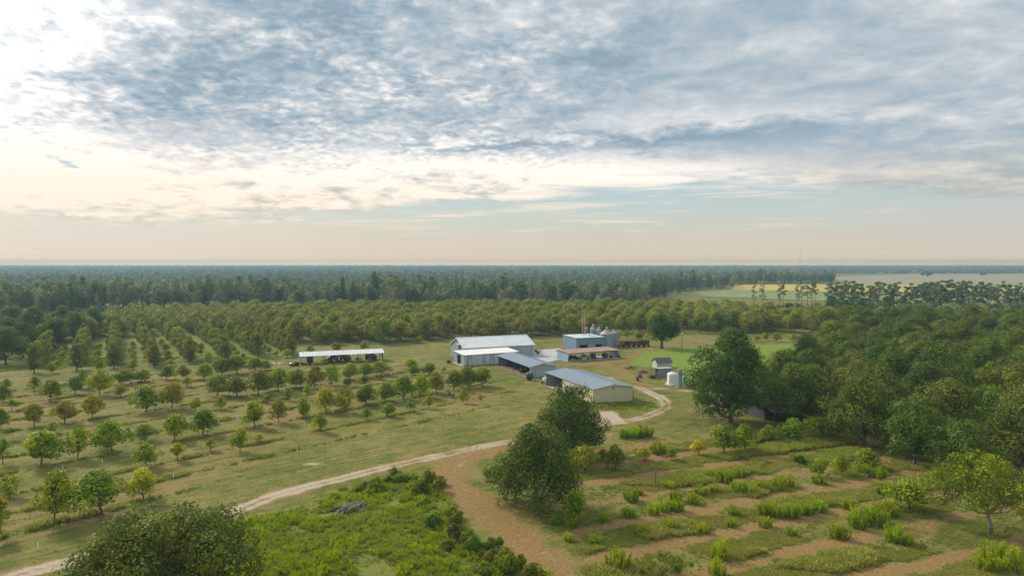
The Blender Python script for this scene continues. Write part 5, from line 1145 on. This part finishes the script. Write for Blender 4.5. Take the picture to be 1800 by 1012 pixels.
for y0 in (-.7, 0, .7): mb.box(-1.1, 1.1, y0-.06, y0+.06, 0, .115)
tag(mb.build('pallet', PALEBARK, None, (*at(686, 634), 0), .3), 'pale pallet on the grass at the end of the long shed', 'pallet')
r_ = empty('trailer', (*at(946, 621), 0), .25); tag(r_, 'dark flat trailer parked at the corner of the largest barn', 'trailer'); MB().box(-1.5, 1.2, -.8, .8, .55, .75).build('bed', STEEL, r_); MB().bar((1.2, 0, .6), (2.3, 0, .45), .1).build('drawbar', STEEL, r_)
for sy in (-.85, .85): wheel(r_, (-.2, sy, .35), .35, .2)
MB().box(-1.4, -.6, -.6, .6, .76, 1.3).build('load', DARK, r_)
w_ = empty('gas_tank', (*at(981, 618.5), 0), .3); tag(w_, 'small white gas tank against the blue plant corner', 'tank'); MB().lathe([(.05, -.9), (.4, -.75), (.5, -.5), (.5, .5), (.4, .75), (.05, .9)], 16, (0, 0, .8), 'x').build('shell', POLY, w_, smooth=True)
for x0 in (-.5, .5): MB().box(x0-.06, x0+.06, -.35, .35, 0, .42).build('leg', STEEL, w_)
pl = empty('light_pole', (*at(1198, 622), 0)); tag(pl, 'wooden light pole standing on the lawn', 'light pole'); MB().tube([(0, 0, 0), (.03, 0, 4), (.05, 0, 7.4)], [.16, .14, .11], 9).build('pole', WOOD, pl); MB().bar((0, 0, 7.0), (0, -.9, 7.3), .06).build('arm', STEEL, pl); MB().lathe([(.1, 7.45), (.28, 7.15), (.24, 7.0), (.1, 6.95)], 12, (0, -.95, .1)).build('lamp_head', TRIM, pl)
sg = MB(); sg.tube([(0, 0, 0), (.06, .02, 1.3), (.05, 0, 2.0)], [.13, .11, .08], 7); tag(sg.build('stump', WOOD, None, (*at(1151, 853), 0)), 'dark dead stump standing in the second open band', 'stump')
# brush pile
bp = empty('brush_pile', (*at(618, 897), 0), .5); tag(bp, 'grey heap of cut logs and branches beside the lush weeds', 'brush pile'); r2 = random.Random(4)
for k in range(46):
    a1 = r2.gauss(.5, .5); L_ = r2.uniform(1.2, 3.4); cx_, cy_ = r2.gauss(0, 1.1), r2.gauss(0, .6); z = max(.1, .95-.4*math.hypot(cx_*.6, cy_))*r2.uniform(.2, 1.0); dz = r2.uniform(-.25, .35); rr = r2.uniform(.035, .12)
    dx, dy = math.cos(a1)*L_/2, math.sin(a1)*L_/2; MB().tube([(cx_-dx, cy_-dy, max(.05, z-dz)), (cx_, cy_, z+.05), (cx_+dx, cy_+dy, max(.05, z+dz))], [rr, rr*.9, rr*.6], 6).build('log', PALEBARK if k % 3 else BARK, bp)
# far radio mast
ms = empty('radio_mast', (1406/1200*0+((1406-900)/1200)*1000, 1000, 0)); tag(ms, 'thin radio mast on the horizon', 'mast')
mb = MB()
for k in range(3): a = k*2.094; mb.bar((math.cos(a)*.3, math.sin(a)*.3, 0), (math.cos(a)*.3, math.sin(a)*.3, 56), .07)
for k in range(28):
    for j in range(3):
        a, b2 = j*2.094, (j+1)*2.094; mb.bar((math.cos(a)*.3, math.sin(a)*.3, 2*k), (math.cos(b2)*.3, math.sin(b2)*.3, 2*k+2), .04)
mb.build('lattice', paint('mast_red', (.45, .38, .36)), ms); MB().lathe([(.1, 40), (.9, 40.3), (.9, 41.6), (.1, 42)], 12).build('dish_ring', TRIM, ms)

# ------------------------------------------------------------------ haze over the plain
m, t = mat_new('haze_air'); v = t.new('ShaderNodeVolumePrincipled'); v.inputs['Color'].default_value = (.34, .52, .70, 1); v.inputs['Density'].default_value = .00024; v.inputs['Anisotropy'].default_value = .2
out = t.new('ShaderNodeOutputMaterial'); t.l.new(v.outputs[0], out.inputs['Volume'])
tag(MB().box(-6200, 6200, -900, 6700, -1, 58.5).build('haze', m), 'thin blue haze over the whole plain', kind='stuff')
